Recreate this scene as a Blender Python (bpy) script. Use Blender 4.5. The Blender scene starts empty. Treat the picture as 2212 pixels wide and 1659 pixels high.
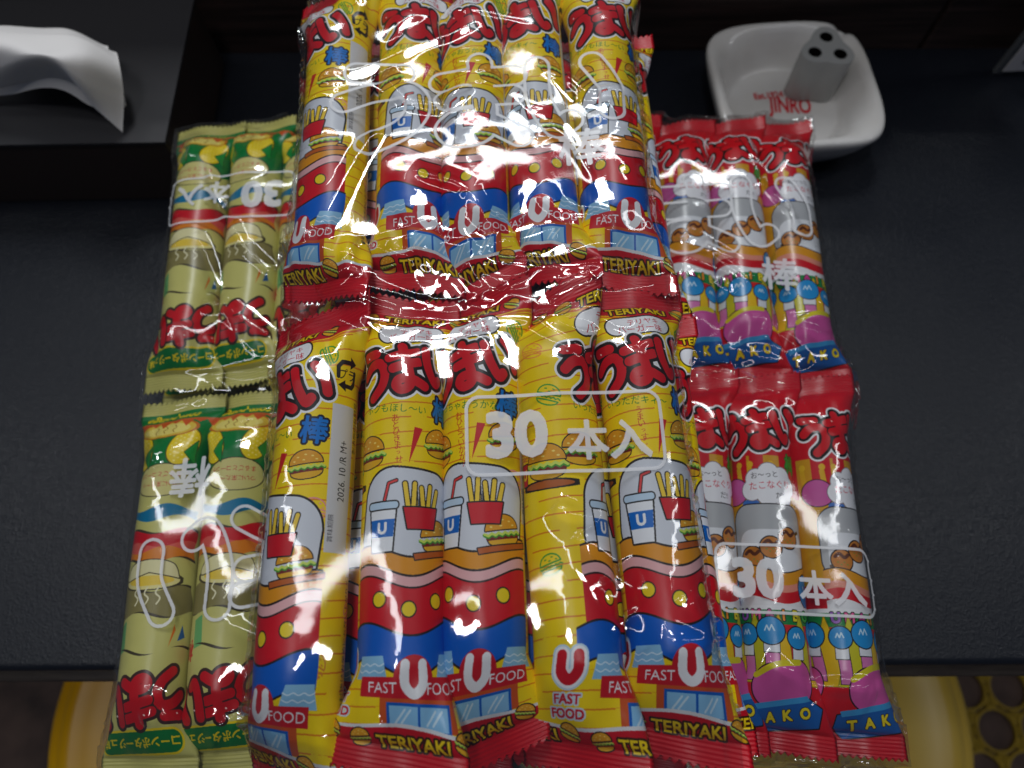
import bpy, bmesh, math, random
import numpy as np
from mathutils import Vector, Matrix

random.seed(7)
RNG = np.random.default_rng(11)
R = math.radians
MM = 0.001
scene = bpy.context.scene
COL = scene.collection

# ------------------------------------------------------------------ camera
cam_data = bpy.data.cameras.new("camera")
cam = bpy.data.objects.new("camera", cam_data)
COL.objects.link(cam)
cam_data.sensor_width = 9.6
cam_data.lens = 9.6 * 1535.0 / 2212.0
cam_data.clip_start = 0.01
cam_data.clip_end = 50.0
cam.location = (0.0, 0.0, 0.390)
cam.rotation_euler = (R(22.0), 0.0, 0.0)
cam.rotation_euler = (Matrix.Rotation(R(22.0), 3, 'X') @ Matrix.Rotation(R(-0.35), 3, 'Z')).to_euler()
cam_data.dof.use_dof = True
cam_data.dof.focus_distance = 0.262
cam_data.dof.aperture_fstop = 2.4
scene.camera = cam

# ------------------------------------------------------------------ world and lamps (a dim room with white ceiling lights, plus tubes added for film streaks)
world = bpy.data.worlds.new("World")
scene.world = world
world.use_nodes = True
bg = world.node_tree.nodes["Background"]
bg.inputs[0].default_value = (0.52, 0.64, 0.90, 1)
bg.inputs[1].default_value = 0.075


def area_lamp(name, loc, target, sx, sy, power, color=(1, 0.97, 0.93)):
    d = bpy.data.lights.new(name, 'AREA')
    d.shape = 'RECTANGLE'
    d.size, d.size_y, d.energy, d.color = sx, sy, power, color
    o = bpy.data.objects.new(name, d)
    COL.objects.link(o)
    o.location = loc
    v = Vector(target) - Vector(loc)
    o.rotation_euler = v.to_track_quat('-Z', 'Y').to_euler()
    return o


area_lamp("ceiling_lamp_far", (-0.12, 1.20, 1.75), (0, 0.3, 0.1), 0.20, 0.42, 11.5, (0.94, 0.98, 1.0))
area_lamp("added_streak_tube_far", (0.0, 1.75, 1.85), (0, 0.3, 0.1), 1.90, 0.07, 6.5, (0.94, 0.98, 1.0))  # added wide tube, draws long streaks along the film creases
area_lamp("added_streak_tube_left", (-0.90, 0.35, 1.85), (0, 0.1, 0.1), 0.06, 1.80, 3.8, (0.96, 0.98, 1.0))  # extra tube put in at the left to catch more folds
area_lamp("added_streak_tube_right", (1.15, 0.45, 1.85), (0, 0.1, 0.1), 0.06, 1.60, 3.0, (0.96, 0.98, 1.0))  # extra tube put in at the right, also for film streaks
area_lamp("ceiling_lamp_near", (-0.24, -0.16, 1.95), (0, 0.1, 0.1), 0.14, 0.34, 5, (0.97, 0.98, 1.0))

scene.view_settings.view_transform = 'Standard'
scene.view_settings.look = 'None'
scene.view_settings.exposure = 0.0
scene.view_settings.gamma = 1.0
scene.view_settings.use_curve_mapping = False
scene.render.engine = 'CYCLES'
scene.cycles.max_bounces = 12
scene.cycles.transparent_max_bounces = 16
scene.cycles.glossy_bounces = 5
scene.cycles.transmission_bounces = 8
scene.cycles.caustics_reflective = False
scene.cycles.caustics_refractive = False
scene.cycles.sample_clamp_indirect = 4.0
scene.cycles.use_denoising = True


# ------------------------------------------------------------------ helpers
def srgb(r, g, b):
    def f(c):
        c /= 255.0
        return c / 12.92 if c <= 0.04045 else ((c + 0.055) / 1.055) ** 2.4
    return (f(r), f(g), f(b), 1.0)


def new_mat(name):
    m = bpy.data.materials.new(name)
    m.use_nodes = True
    nt = m.node_tree
    p = nt.nodes["Principled BSDF"]
    return m, nt, p


def add_noise_color(nt, p, c1, c2, scale, detail=6.0, coords='Object', stretch=(1, 1, 1), lo=0.3, hi=0.7):
    tc = nt.nodes.new("ShaderNodeTexCoord")
    mp = nt.nodes.new("ShaderNodeMapping")
    mp.inputs["Scale"].default_value = stretch
    nz = nt.nodes.new("ShaderNodeTexNoise")
    nz.inputs["Scale"].default_value = scale
    nz.inputs["Detail"].default_value = detail
    rp = nt.nodes.new("ShaderNodeValToRGB")
    rp.color_ramp.elements[0].position = lo
    rp.color_ramp.elements[1].position = hi
    rp.color_ramp.elements[0].color = c1
    rp.color_ramp.elements[1].color = c2
    nt.links.new(tc.outputs[coords], mp.inputs[0])
    nt.links.new(mp.outputs[0], nz.inputs["Vector"])
    nt.links.new(nz.outputs["Fac"], rp.inputs[0])
    nt.links.new(rp.outputs[0], p.inputs["Base Color"])
    return mp, nz, rp


def add_bump(nt, p, height_socket, strength, dist=0.001):
    b = nt.nodes.new("ShaderNodeBump")
    b.inputs["Strength"].default_value = strength
    b.inputs["Distance"].default_value = dist
    nt.links.new(height_socket, b.inputs["Height"])
    nt.links.new(b.outputs[0], p.inputs["Normal"])
    return b


def mesh_obj(name, verts, faces, mat=None, parent=None, smooth=True, uvs=None):
    me = bpy.data.meshes.new(name)
    me.from_pydata([tuple(v) for v in verts], [], [tuple(f) for f in faces])
    if uvs is not None:
        ul = me.uv_layers.new(name="UVMap")
        vi = np.empty(len(me.loops), dtype=np.int32)
        me.loops.foreach_get("vertex_index", vi)
        ul.data.foreach_set("uv", np.asarray(uvs, dtype=np.float32)[vi].ravel())
    if smooth:
        me.polygons.foreach_set("use_smooth", [True] * len(me.polygons))
    if mat:
        me.materials.append(mat)
    me.update()
    o = bpy.data.objects.new(name, me)
    COL.objects.link(o)
    if parent:
        o.parent = parent
    return o


def bm_obj(name, bm, mat=None, parent=None, smooth=False):
    me = bpy.data.meshes.new(name)
    bm.normal_update()
    bm.to_mesh(me)
    bm.free()
    if smooth:
        me.polygons.foreach_set("use_smooth", [True] * len(me.polygons))
    if mat:
        me.materials.append(mat)
    o = bpy.data.objects.new(name, me)
    COL.objects.link(o)
    if parent:
        o.parent = parent
    return o


def bevel_box(name, lo, hi, bev, mat, parent=None, seg=3):
    bm = bmesh.new()
    bmesh.ops.create_cube(bm, size=1.0)
    for v in bm.verts:
        v.co = Vector([(lo[i] + hi[i]) / 2 + v.co[i] * (hi[i] - lo[i]) for i in range(3)])
    if bev > 0:
        bmesh.ops.bevel(bm, geom=list(bm.edges), offset=bev, segments=seg, affect='EDGES', profile=0.5)
    return bm_obj(name, bm, mat, parent, smooth=False)


def tag(o, label=None, cat=None, group=None, kind=None):
    if label: o["label"] = label
    if cat: o["category"] = cat
    if group: o["group"] = group
    if kind: o["kind"] = kind
    return o


def empty(name, loc=(0, 0, 0), rz=0.0):
    o = bpy.data.objects.new(name, None)
    COL.objects.link(o)
    o.location = loc
    o.rotation_euler = (0, 0, rz)
    o.empty_display_size = 0.02
    return o


# ------------------------------------------------------------------ flat artwork, drawn in code
PX = 8.0          # pixels per millimetre


class Canvas:
    """A drawing of W x L millimetres: x runs -W/2..W/2, y runs 0 (top) .. L."""

    def __init__(self, w, l, color, px=PX):
        self.px, self.w, self.l = px, w, l
        self.nx, self.ny = int(round(w * px)), int(round(l * px))
        self.rgb = np.empty((self.ny, self.nx, 3), dtype=np.float32)
        self.rgb[:] = np.array(color, dtype=np.float32) / 255.0
        self.xs = (np.arange(self.nx) + 0.5) / px - w / 2
        self.ys = (np.arange(self.ny) + 0.5) / px

    def win(self, x0, y0, x1, y1):
        i0 = max(0, int((x0 + self.w / 2) * self.px)); i1 = min(self.nx, int((x1 + self.w / 2) * self.px) + 2)
        j0 = max(0, int(y0 * self.px)); j1 = min(self.ny, int(y1 * self.px) + 2)
        return i0, i1, j0, j1

    def put(self, win, mask, color, alpha=1.0):
        i0, i1, j0, j1 = win
        if i1 <= i0 or j1 <= j0: return
        sub = self.rgb[j0:j1, i0:i1]
        a = (mask.astype(np.float32) * alpha)[..., None]
        sub[:] = sub * (1 - a) + (np.array(color, dtype=np.float32) / 255.0) * a

    def grid(self, win):
        i0, i1, j0, j1 = win
        return np.meshgrid(self.xs[i0:i1], self.ys[j0:j1])

    # shapes: every one may be drawn with an outline (width ol, colour oc)
    def rect(self, x0, y0, x1, y1, c, alpha=1.0):
        w = self.win(x0, y0, x1, y1); X, Y = self.grid(w)
        self.put(w, (X >= x0) & (X <= x1) & (Y >= y0) & (Y <= y1), c, alpha)

    def rrect(self, cx, cy, hw, hh, r, c, rot=0, ol=0, oc=(25, 20, 20), fill=True):
        m = max(hw, hh) * 1.5 + ol + 1
        w = self.win(cx - m, cy - m, cx + m, cy + m); X, Y = self.grid(w)
        a = R(rot); dx, dy = X - cx, Y - cy
        u, v = dx * math.cos(a) + dy * math.sin(a), -dx * math.sin(a) + dy * math.cos(a)
        qx, qy = np.abs(u) - hw + r, np.abs(v) - hh + r
        d = np.hypot(np.maximum(qx, 0), np.maximum(qy, 0)) + np.minimum(np.maximum(qx, qy), 0) - r
        if ol: self.put(w, (d <= ol) & ((d > 0) | fill), oc)
        if fill: self.put(w, d <= 0, c)

    def ell(self, cx, cy, rx, ry, c, rot=0, ol=0, oc=(25, 20, 20), fill=True, clip=None):
        m = max(rx, ry) + ol + 1
        w = self.win(cx - m, cy - m, cx + m, cy + m); X, Y = self.grid(w)
        a = R(rot); dx, dy = X - cx, Y - cy
        u, v = dx * math.cos(a) + dy * math.sin(a), -dx * math.sin(a) + dy * math.cos(a)
        k = np.hypot(u / rx, v / ry)
        d = (k - 1) * min(rx, ry)
        cl = np.ones_like(X, dtype=bool) if clip is None else clip(X, Y)
        if ol: self.put(w, (d <= ol) & ((d > 0) | fill) & cl, oc)
        if fill: self.put(w, (d <= 0) & cl, c)

    def poly(self, pts, c, ol=0, oc=(25, 20, 20), alpha=1.0):
        xs = [p[0] for p in pts]; ys = [p[1] for p in pts]
        w = self.win(min(xs) - ol - .5, min(ys) - ol - .5, max(xs) + ol + .5, max(ys) + ol + .5); X, Y = self.grid(w)
        ins = np.zeros_like(X, dtype=bool)
        n = len(pts)
        for i in range(n):
            (ax, ay), (bx, by) = pts[i], pts[(i + 1) % n]
            if ay == by: continue
            cond = (ay > Y) != (by > Y)
            ins ^= cond & (X < (bx - ax) * (Y - ay) / (by - ay) + ax)
        if ol:
            self.strokes([list(pts) + [pts[0]]], ol, oc)
        self.put(w, ins, c, alpha)

    def sdf(self, lines, win):
        X, Y = self.grid(win)
        d = np.full(X.shape, 1e9)
        for ln in lines:
            for (ax, ay), (bx, by) in zip(ln[:-1], ln[1:]):
                vx, vy = bx - ax, by - ay
                t = np.clip(((X - ax) * vx + (Y - ay) * vy) / max(vx * vx + vy * vy, 1e-9), 0, 1)
                d = np.minimum(d, np.hypot(X - ax - t * vx, Y - ay - t * vy))
        return d

    def strokes(self, lines, r, c, band=None):
        xs = [p[0] for l in lines for p in l]; ys = [p[1] for l in lines for p in l]
        m = r + (band or 0) + .5
        w = self.win(min(xs) - m, min(ys) - m, max(xs) + m, max(ys) + m)
        if w[1] <= w[0] or w[3] <= w[2]: return
        d = self.sdf(lines, w)
        self.put(w, (np.abs(d - r) <= band) if band else (d <= r), c)

    def layered(self, lines, layers):
        for r, c in layers:
            self.strokes(lines, r, c)

    def text(self, s, cx, cy, h, c, rot=0, squeeze=1.0, ol=0, oc=(25, 20, 20), bold=0.0, ol2=0, oc2=(255, 255, 255)):
        """Text of cap height ~h mm centred on (cx, cy)."""
        tris, lo, hi = text_tris(s)
        k = h / 0.72
        mid = (lo + hi) / 2
        a = R(rot)
        P = (tris - mid) * k * np.array([squeeze, -1.0])
        P = np.stack([P[..., 0] * math.cos(a) - P[..., 1] * math.sin(a), P[..., 0] * math.sin(a) + P[..., 1] * math.cos(a)], -1)
        P += np.array([cx, cy])
        mg = ol + ol2 + bold + .6
        w = self.win(P[..., 0].min() - mg, P[..., 1].min() - mg, P[..., 0].max() + mg, P[..., 1].max() + mg)
        i0, i1, j0, j1 = w
        if i1 <= i0 or j1 <= j0: return
        mask = np.zeros((j1 - j0, i1 - i0), dtype=bool)
        Q = np.stack([(P[..., 0] + self.w / 2) * self.px - i0 - .5, P[..., 1] * self.px - j0 - .5], -1)
        for t in Q:
            a0, b0 = np.floor(t.min(0)).astype(int); a1, b1 = np.ceil(t.max(0)).astype(int) + 1
            a0, b0 = max(a0, 0), max(b0, 0); a1, b1 = min(a1, mask.shape[1]), min(b1, mask.shape[0])
            if a1 <= a0 or b1 <= b0: continue
            X, Y = np.meshgrid(np.arange(a0, a1), np.arange(b0, b1))
            e = []
            for i in range(3):
                p, q = t[i], t[(i + 1) % 3]
                e.append((q[0] - p[0]) * (Y - p[1]) - (q[1] - p[1]) * (X - p[0]))
            mask[b0:b1, a0:a1] |= ((e[0] >= -.01) & (e[1] >= -.01) & (e[2] >= -.01)) | ((e[0] <= .01) & (e[1] <= .01) & (e[2] <= .01))
        if bold: mask = dilate(mask, bold * self.px)
        if ol:
            mo = dilate(mask, ol * self.px)
            if ol2: self.put(w, dilate(mo, ol2 * self.px), oc2)
            self.put(w, mo, oc)
        self.put(w, mask, c)


def dilate(m, r):
    out = m.copy()
    n = int(math.ceil(r))
    H, W = m.shape
    for dy in range(-n, n + 1):
        for dx in range(-n, n + 1):
            if dx * dx + dy * dy > r * r or (dx == 0 and dy == 0): continue
            ya, yb = max(0, dy), min(H, H + dy)
            xa, xb = max(0, dx), min(W, W + dx)
            if yb > ya and xb > xa:
                out[ya:yb, xa:xb] |= m[ya - dy:yb - dy, xa - dx:xb - dx]
    return out


_TXT = {}


def text_mesh(s, off=0.0):
    c = bpy.data.curves.new("lettering", 'FONT')
    c.body = s
    c.resolution_u = 3
    c.fill_mode = 'FRONT'
    c.offset = off
    o = bpy.data.objects.new("lettering", c)
    COL.objects.link(o)
    dg = bpy.context.evaluated_depsgraph_get()
    m = o.evaluated_get(dg).to_mesh()
    v = np.array([x.co[:2] for x in m.vertices])
    f = np.array([list(p.vertices) for p in m.polygons])
    bpy.data.objects.remove(o)
    bpy.data.curves.remove(c)
    return v, f


def text_tris(s):
    if s not in _TXT:
        v, f = text_mesh(s)
        _TXT[s] = (v[f], v.min(0), v.max(0))
    return _TXT[s]


def make_image(name, rgb, alpha=None, data=False):
    h, w, _ = rgb.shape
    img = bpy.data.images.new(name, w, h, alpha=alpha is not None, is_data=data)
    px = np.ones((h, w, 4), dtype=np.float32)
    px[..., :3] = rgb[::-1]
    if alpha is not None: px[..., 3] = alpha[::-1]
    img.pixels.foreach_set(px.ravel())
    img.update()
    img.pack()
    return img


def glyph(lines, cx, cy, k, rot=0, kx=1.0):
    a = R(rot)
    out = []
    for ln in lines:
        q = smooth_line(ln)
        out.append([(cx + (x * kx * math.cos(a) - y * math.sin(a)) * k, cy + (x * kx * math.sin(a) + y * math.cos(a)) * k) for x, y in q])
    return out


def smooth_line(p, n=6):
    if len(p) < 3: return list(p)
    out = []
    P = [p[0]] + list(p) + [p[-1]]
    for i in range(1, len(P) - 2):
        a, b, c, d = [np.array(q, float) for q in P[i - 1:i + 3]]
        for t in np.linspace(0, 1, n, endpoint=False):
            out.append(tuple(0.5 * ((2 * b) + (-a + c) * t + (2 * a - 5 * b + 4 * c - d) * t ** 2 + (-a + 3 * b - 3 * c + d) * t ** 3)))
    out.append(tuple(p[-1]))
    return out


KANA_U = [[(-3.2, -7.4), (3.0, -6.4)], [(-5.2, -1.2), (-1.0, -3.0), (3.6, -2.6), (4.8, 1.2), (2.6, 5.2), (-2.2, 7.8)]]
KANA_MA = [[(-5.6, -4.6), (5.8, -5.2)], [(-5.0, -0.6), (5.2, -1.2)],
           [(0.6, -8.0), (0.6, 3.6), (-0.6, 6.6), (-3.6, 7.2), (-5.2, 5.4), (-3.8, 3.8), (-0.6, 3.8), (2.4, 5.2), (5.6, 7.4)]]
KANA_I = [[(-5.0, -6.4), (-5.4, 0.0), (-3.6, 5.6), (-1.2, 4.6)], [(3.6, -6.0), (5.6, -1.0), (5.4, 3.6)]]
BLACK = (28, 22, 20)
RED = (206, 18, 32)


def burger(cv, cx, cy, k, rot=0, line=None):
    def P(x, y):
        a = R(rot)
        return (cx + (x * math.cos(a) - y * math.sin(a)) * k, cy + (x * math.sin(a) + y * math.cos(a)) * k)
    top = [P(6 * math.cos(t), -0.6 - 4.6 * math.sin(t)) for t in np.linspace(0, math.pi, 16)]
    let = [P(x, 0.6 + 0.7 * (i % 2)) for i, x in enumerate(np.linspace(-6.4, 6.4, 12))]
    bot = [P(-5.6, 2.4)] + [P(5.6 * math.cos(t), 2.4 + 2.4 * math.sin(t)) for t in np.linspace(math.pi, 0, 10)][::1] + [P(5.6, 2.4)]
    if line:
        for s in (top + [top[0]], let, bot + [bot[0]]):
            cv.strokes([s], 0.26, line)
        cv.strokes([[P(-2.5, -3), P(-1.7, -3.1)], [P(1.5, -3.4), P(2.3, -3.2)], [P(3.6, -1.8), P(4.2, -1.6)], [P(-.3, -1.9), P(.5, -1.9)]], 0.22, line)
        return
    cv.poly(bot, (232, 176, 34), ol=0.38, oc=BLACK)
    cv.strokes([[P(-5.4, 1.7), P(5.4, 1.7)]], 0.75 * k, (116, 26, 24))
    cv.strokes([let], 0.62 * k, (66, 150, 44)); cv.strokes([[(x, y - .3 * k) for x, y in let]], 0.4 * k, (206, 226, 96))
    cv.poly(top, (226, 158, 32), ol=0.38, oc=BLACK)
    for x, y in ((-2.6, -3), (0.2, -3.6), (2.6, -2.9), (-.6, -1.8), (3.9, -1.6), (-4, -1.7)):
        cv.ell(*P(x, y), 0.5 * k, 0.26 * k, (250, 224, 120))


def title(cv, y, k, rot, xs, r=1.9, white=True, dark=BLACK, red=RED, kx=1.0):
    L = glyph(KANA_U, xs[0], y + 1.5, k, rot, kx) , glyph(KANA_MA, xs[1], y, k, rot, kx), glyph(KANA_I, xs[2], y - 2.0, k, rot, kx)
    al = [l for g in L for l in g]
    if white: cv.strokes(al, r + 2.1, (240, 240, 244))
    cv.strokes(al, r + 1.25, dark)
    for g in L:
        cv.strokes(g, r + .55, dark)
        cv.strokes(g, r, red)
    for x in xs:
        cv.ell(x - 3.2, y - 5.4, 0.5, 0.35, (255, 220, 215), rot=30)


def small_lines(cv, x, y0, y1, text, h, c, rot=-90):
    cv.text(text, x, (y0 + y1) / 2, h, c, rot=rot)


PW, PL = 90.0, 166.0     # width and length of the artwork, mm
GW = 86.5                # girth of the filled pack, mm


def art_teriyaki():
    cv = Canvas(PW, PL, (248, 214, 6))
    X, Y = np.meshgrid(cv.xs, cv.ys)
    full = (0, cv.nx, 0, cv.ny)
    ph = (Y + 0.05 * X + 0.10 * np.sin(X * 0.35 + Y * .2)) % 5.4
    gap = np.sin(X * 0.13 + np.floor((Y + .05 * X) / 5.4) * 2.3) > -0.93
    cv.put(full, (ph < 0.5) & gap, (224, 132, 16))
    # sketched burgers in thin coloured line
    for (x, y, c, k, r) in ((17, 78, (238, 150, 150), .7, 15), (20, 22, (70, 160, 50), .62, 70),
                            (-26, 46, (70, 160, 50), .75, 20), (-30, 104, (70, 160, 50), .66, -14), (20, 126, (222, 140, 50), .74, 30),
                            (-30, 27, (240, 150, 60), .66, 10), (36, 110, (238, 150, 150), .7, -20), (-38, 66, (222, 140, 50), .7, 8)):
        burger(cv, x, y, k, r, line=c)
    # fin side of the wrapper: pale strip with date, columns of small print
    cv.rect(21, 40, 31, 92, (214, 214, 218))
    cv.text("2026. 10 /R M+", 26.5, 64, 3.1, (40, 38, 40), rot=-90, squeeze=.8)
    cv.text("賞味期限", 22.9, 84, 1.7, (90, 90, 96), rot=-90)
    cv.text("●開封後はお早めにお召し上がりください。", 33.6, 116, 2.0, (60, 52, 10), rot=-90, squeeze=.95)
    cv.text("高温多湿を避けて保存／湿気やすいので注意", 36.6, 118, 2.0, (60, 52, 10), rot=-90, squeeze=.95)
    cv.text("本品製造工場ではエビを使用した製品も", 39.4, 116, 2.0, (60, 52, 10), rot=-90, squeeze=.95)
    cv.text("製造所固有記号", 32.5, 47, 2.0, (50, 45, 20), rot=-90)
    cv.rect(42.5, 0, 45, PL, (120, 122, 124)); cv.rect(-45, 0, -43, PL, (120, 122, 124))
    # recycling mark
    for q in ([(23.5, 30), (23.5, 26.5), (25, 25), (29, 25)], [(31, 28), (31, 31.5), (29.5, 33), (26, 33)]):
        cv.strokes([q], 0.75, BLACK)
    cv.poly([(28.5, 23), (31.5, 25), (28.5, 27)], BLACK); cv.poly([(26.5, 31), (23.3, 33), (26.5, 35)], BLACK)
    cv.text("プラ", 27.3, 29, 3.0, BLACK)
    # end bands
    cv.put(full, Y < 14.2 + 1.2 * np.cos((X - 4) * 0.11), (196, 16, 34))
    cv.put(full, np.abs(Y - (15.0 + 1.2 * np.cos((X - 4) * 0.11))) < .45, (226, 120, 22))
    for x0 in (0, -44):
        cv.text("TERIYAKI", x0 + 1.5, 11.6, 3.7, (244, 210, 20), rot=-4, ol=.7, oc=(60, 26, 8), bold=.2, squeeze=1.12)
        burger(cv, x0 + 18.5, 10.6, .5, 20); burger(cv, x0 - 16, 12.4, .5, -10)
    cv.rrect(1, 19.6, 12.5, 4.0, 3.8, (238, 238, 242), rot=-5, ol=.6, oc=BLACK)
    cv.text("テリヤキ", 3, 17.9, 2.3, (200, 20, 40), rot=-5, bold=.1)
    cv.text("バーガー味", 1.4, 21.4, 2.6, (200, 20, 40), rot=-5, bold=.1)
    title(cv, 35.5, 1.12, -12, (-13.6, -.6, 13.2), r=1.85, kx=.86)
    cv.text("棒", 15, 50.5, 7.4, (0, 116, 206), rot=4, bold=.28, ol=.8, oc=(20, 24, 46))
    cv.poly([(2.6, 58), (5.6, 58.5), (.6, 71)], (206, 26, 30))
    burger(cv, 13, 63, 1.0, -8)
    burger(cv, -15.5, 66, 1.15, 0)
    # large plain colour fields of the print: a pale panel over waves of orange, red and blue
    cv.rrect(1.5, 90, 18, 17, 11, (214, 218, 228), rot=6, ol=.75, oc=BLACK)
    def wave(y, amp, x): return y + amp * np.sin((x + 6) * 0.19)
    inr = np.abs(X - 1.5) < 17.5 - .02 * (Y - 112) ** 2
    for y0, y1, c in ((99.5, 124.5, BLACK), (100.2, 105.5, (226, 148, 20)), (106.2, 109.2, (232, 176, 178)), (109.8, 123.8, (208, 16, 34))):
        cv.put(full, (Y > wave(y0, 2.2, X)) & (Y < wave(y1, 2.2, X)) & (np.abs(X - 1) < 20.5), c)
    for x in (-9, 1, 11):
        cv.ell(x, wave(116, 2.2, x), 2.2, 2.2, (238, 208, 26), ol=.45, oc=BLACK)
    for y0, y1, c in ((123.4, 135.4, BLACK), (124.1, 134.7, (0, 92, 196))):
        cv.put(full, (Y > wave(y0, 2.2, X)) & (Y < wave(y1, 2.6, X)) & (X > -23) & (X < 22), c)
    burger(cv, 11.5, 95.5, 1.05, -8)
    cv.poly([(2.5, 101.2), (22, 98.6), (22, 100.2), (3, 103)], (188, 92, 26), ol=.4, oc=BLACK)
    # paper cup with straw, box of fries
    cv.strokes([[(-8.2, 85), (-6.4, 77.6), (-3.6, 76.8)]], .75, BLACK); cv.strokes([[(-8.2, 85), (-6.4, 77.6), (-3.6, 76.8)]], .4, (226, 60, 60))
    cv.poly([(-13.4, 85.4), (-3.6, 85.4), (-4.8, 100), (-12.2, 100)], (236, 238, 244), ol=.6, oc=BLACK)
    cv.rrect(-8.5, 85, 5.6, 1.1, .9, (190, 214, 236), ol=.5, oc=BLACK)
    cv.poly([(-13.0, 89.6), (-4.0, 89.6), (-4.5, 95.4), (-12.6, 95.4)], (0, 104, 196))
    cv.text("U", -8.5, 92.5, 3.6, (240, 240, 244), bold=.3)
    for i, (x, t) in enumerate(((1, -10), (3.2, -3), (5.2, 2), (7.4, 8), (9.4, 14), (2.2, 4), (6.2, -6))):
        x2 = x + math.tan(R(t)) * 9
        cv.strokes([[(x, 89), (x2, 78 + (i * 37 % 5) * .7)]], 1.15, BLACK); cv.strokes([[(x, 89), (x2, 78 + (i * 37 % 5) * .7)]], .75, (244, 206, 60))
    cv.poly([(-1, 86), (11.6, 86), (10.2, 93), (.4, 93)], (206, 20, 36), ol=.55, oc=BLACK)
    # the other face: large burger on a tray and the badge
    burger(cv, -29, 70, 1.25, 0)
    cv.ell(-29, 77.6, 10, 1.3, (178, 92, 30), ol=.5, oc=BLACK)
    cv.poly([(-42, 69), (-37.4, 69), (-38.2, 76.5), (-41.2, 76.5)], (204, 20, 34), ol=.4, oc=BLACK)
    cv.text("U", -39.8, 72.6, 3.4, (244, 210, 20), bold=.3)
    # snack-bar front
    for x in (-11.5, 17):
        cv.poly([(x - 4.5, 131.5), (x + 4.5, 131.5), (x + 6, 138.5), (x - 6, 138.5)], (138, 190, 226))
        for k in range(2):
            cv.strokes([smooth_line([(x - 5 + q * 1.66, 134 + 2 * k + (.5 if q % 2 else -.2)) for q in range(7)], 3)], .16, (220, 238, 250))
    cv.ell(3, 138, 6.4, 6.6, (200, 20, 36))
    cv.rect(-14.5, 137.6, 20.5, 143.6, (200, 20, 36))
    cv.rect(-8, 143.6, 17, 152, (206, 84, 30))
    cv.rect(-5.6, 144.8, 14.6, 152.4, (0, 92, 190)); cv.rect(-4.8, 145.6, 4.1, 151.8, (140, 196, 236)); cv.rect(4.9, 145.6, 13.8, 151.8, (140, 196, 236))
    for x in (-3, -1.2, 7, 9):
        cv.strokes([[(x, 150.4), (x + 3, 146.6)]], .3, (206, 232, 248))
    cv.text("FAST", -7, 140.7, 3.2, (240, 240, 244), bold=.12)
    cv.text("FOOD", 13.4, 140.7, 3.2, (240, 240, 244), bold=.12)
    cv.strokes([smooth_line([(.2, 134), (.2, 139.6), (3, 142.2), (5.8, 139.6), (5.8, 134)])], 1.45, (242, 242, 246))
    U = smooth_line([(-27.8, 131.4), (-27.8, 136), (-25, 138.6), (-22.2, 136), (-22.2, 131.4)])
    cv.strokes([U], 3.2, (196, 222, 240)); cv.strokes([U], 2.6, (244, 244, 248)); cv.strokes([U], 1.7, (206, 16, 34))
    cv.text("FAST", -25, 144.2, 2.9, (206, 20, 40), bold=.2, ol=.6, oc=(206, 224, 240))
    cv.text("FOOD", -25, 148.6, 2.9, (206, 20, 40), bold=.2, ol=.6, oc=(206, 224, 240))
    edge = 151.6 + 1.0 * np.cos((X - 22) * 0.14)
    cv.put(full, Y > edge, (226, 226, 230))
    cv.put(full, Y > edge + 1.1, (198, 16, 34))
    for x0 in (0, -44):
        cv.text("TERIYAKI", x0 + 2, 156.0, 3.7, (244, 210, 20), rot=-2, ol=.7, oc=(60, 26, 8), bold=.2, squeeze=1.12)
        burger(cv, x0 + 18.8, 154.4, .52, 20); burger(cv, x0 - 15, 156, .52, -10)
    return cv


def art_teriyaki_lines(base, green_line, red_line):
    cv = Canvas(PW, PL, (0, 0, 0))
    cv.rgb = base.rgb.copy()
    cv.text(green_line, -5, 50.8, 2.5, (40, 130, 40), rot=4, bold=.12)
    for i, ch in enumerate(red_line):
        cv.text(ch, -4.4 + .25 * i, 54.6 + 2.5 * i, 2.2 if ch not in "っ、。" else 1.4, (204, 30, 30), bold=.12)
    return cv


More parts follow.
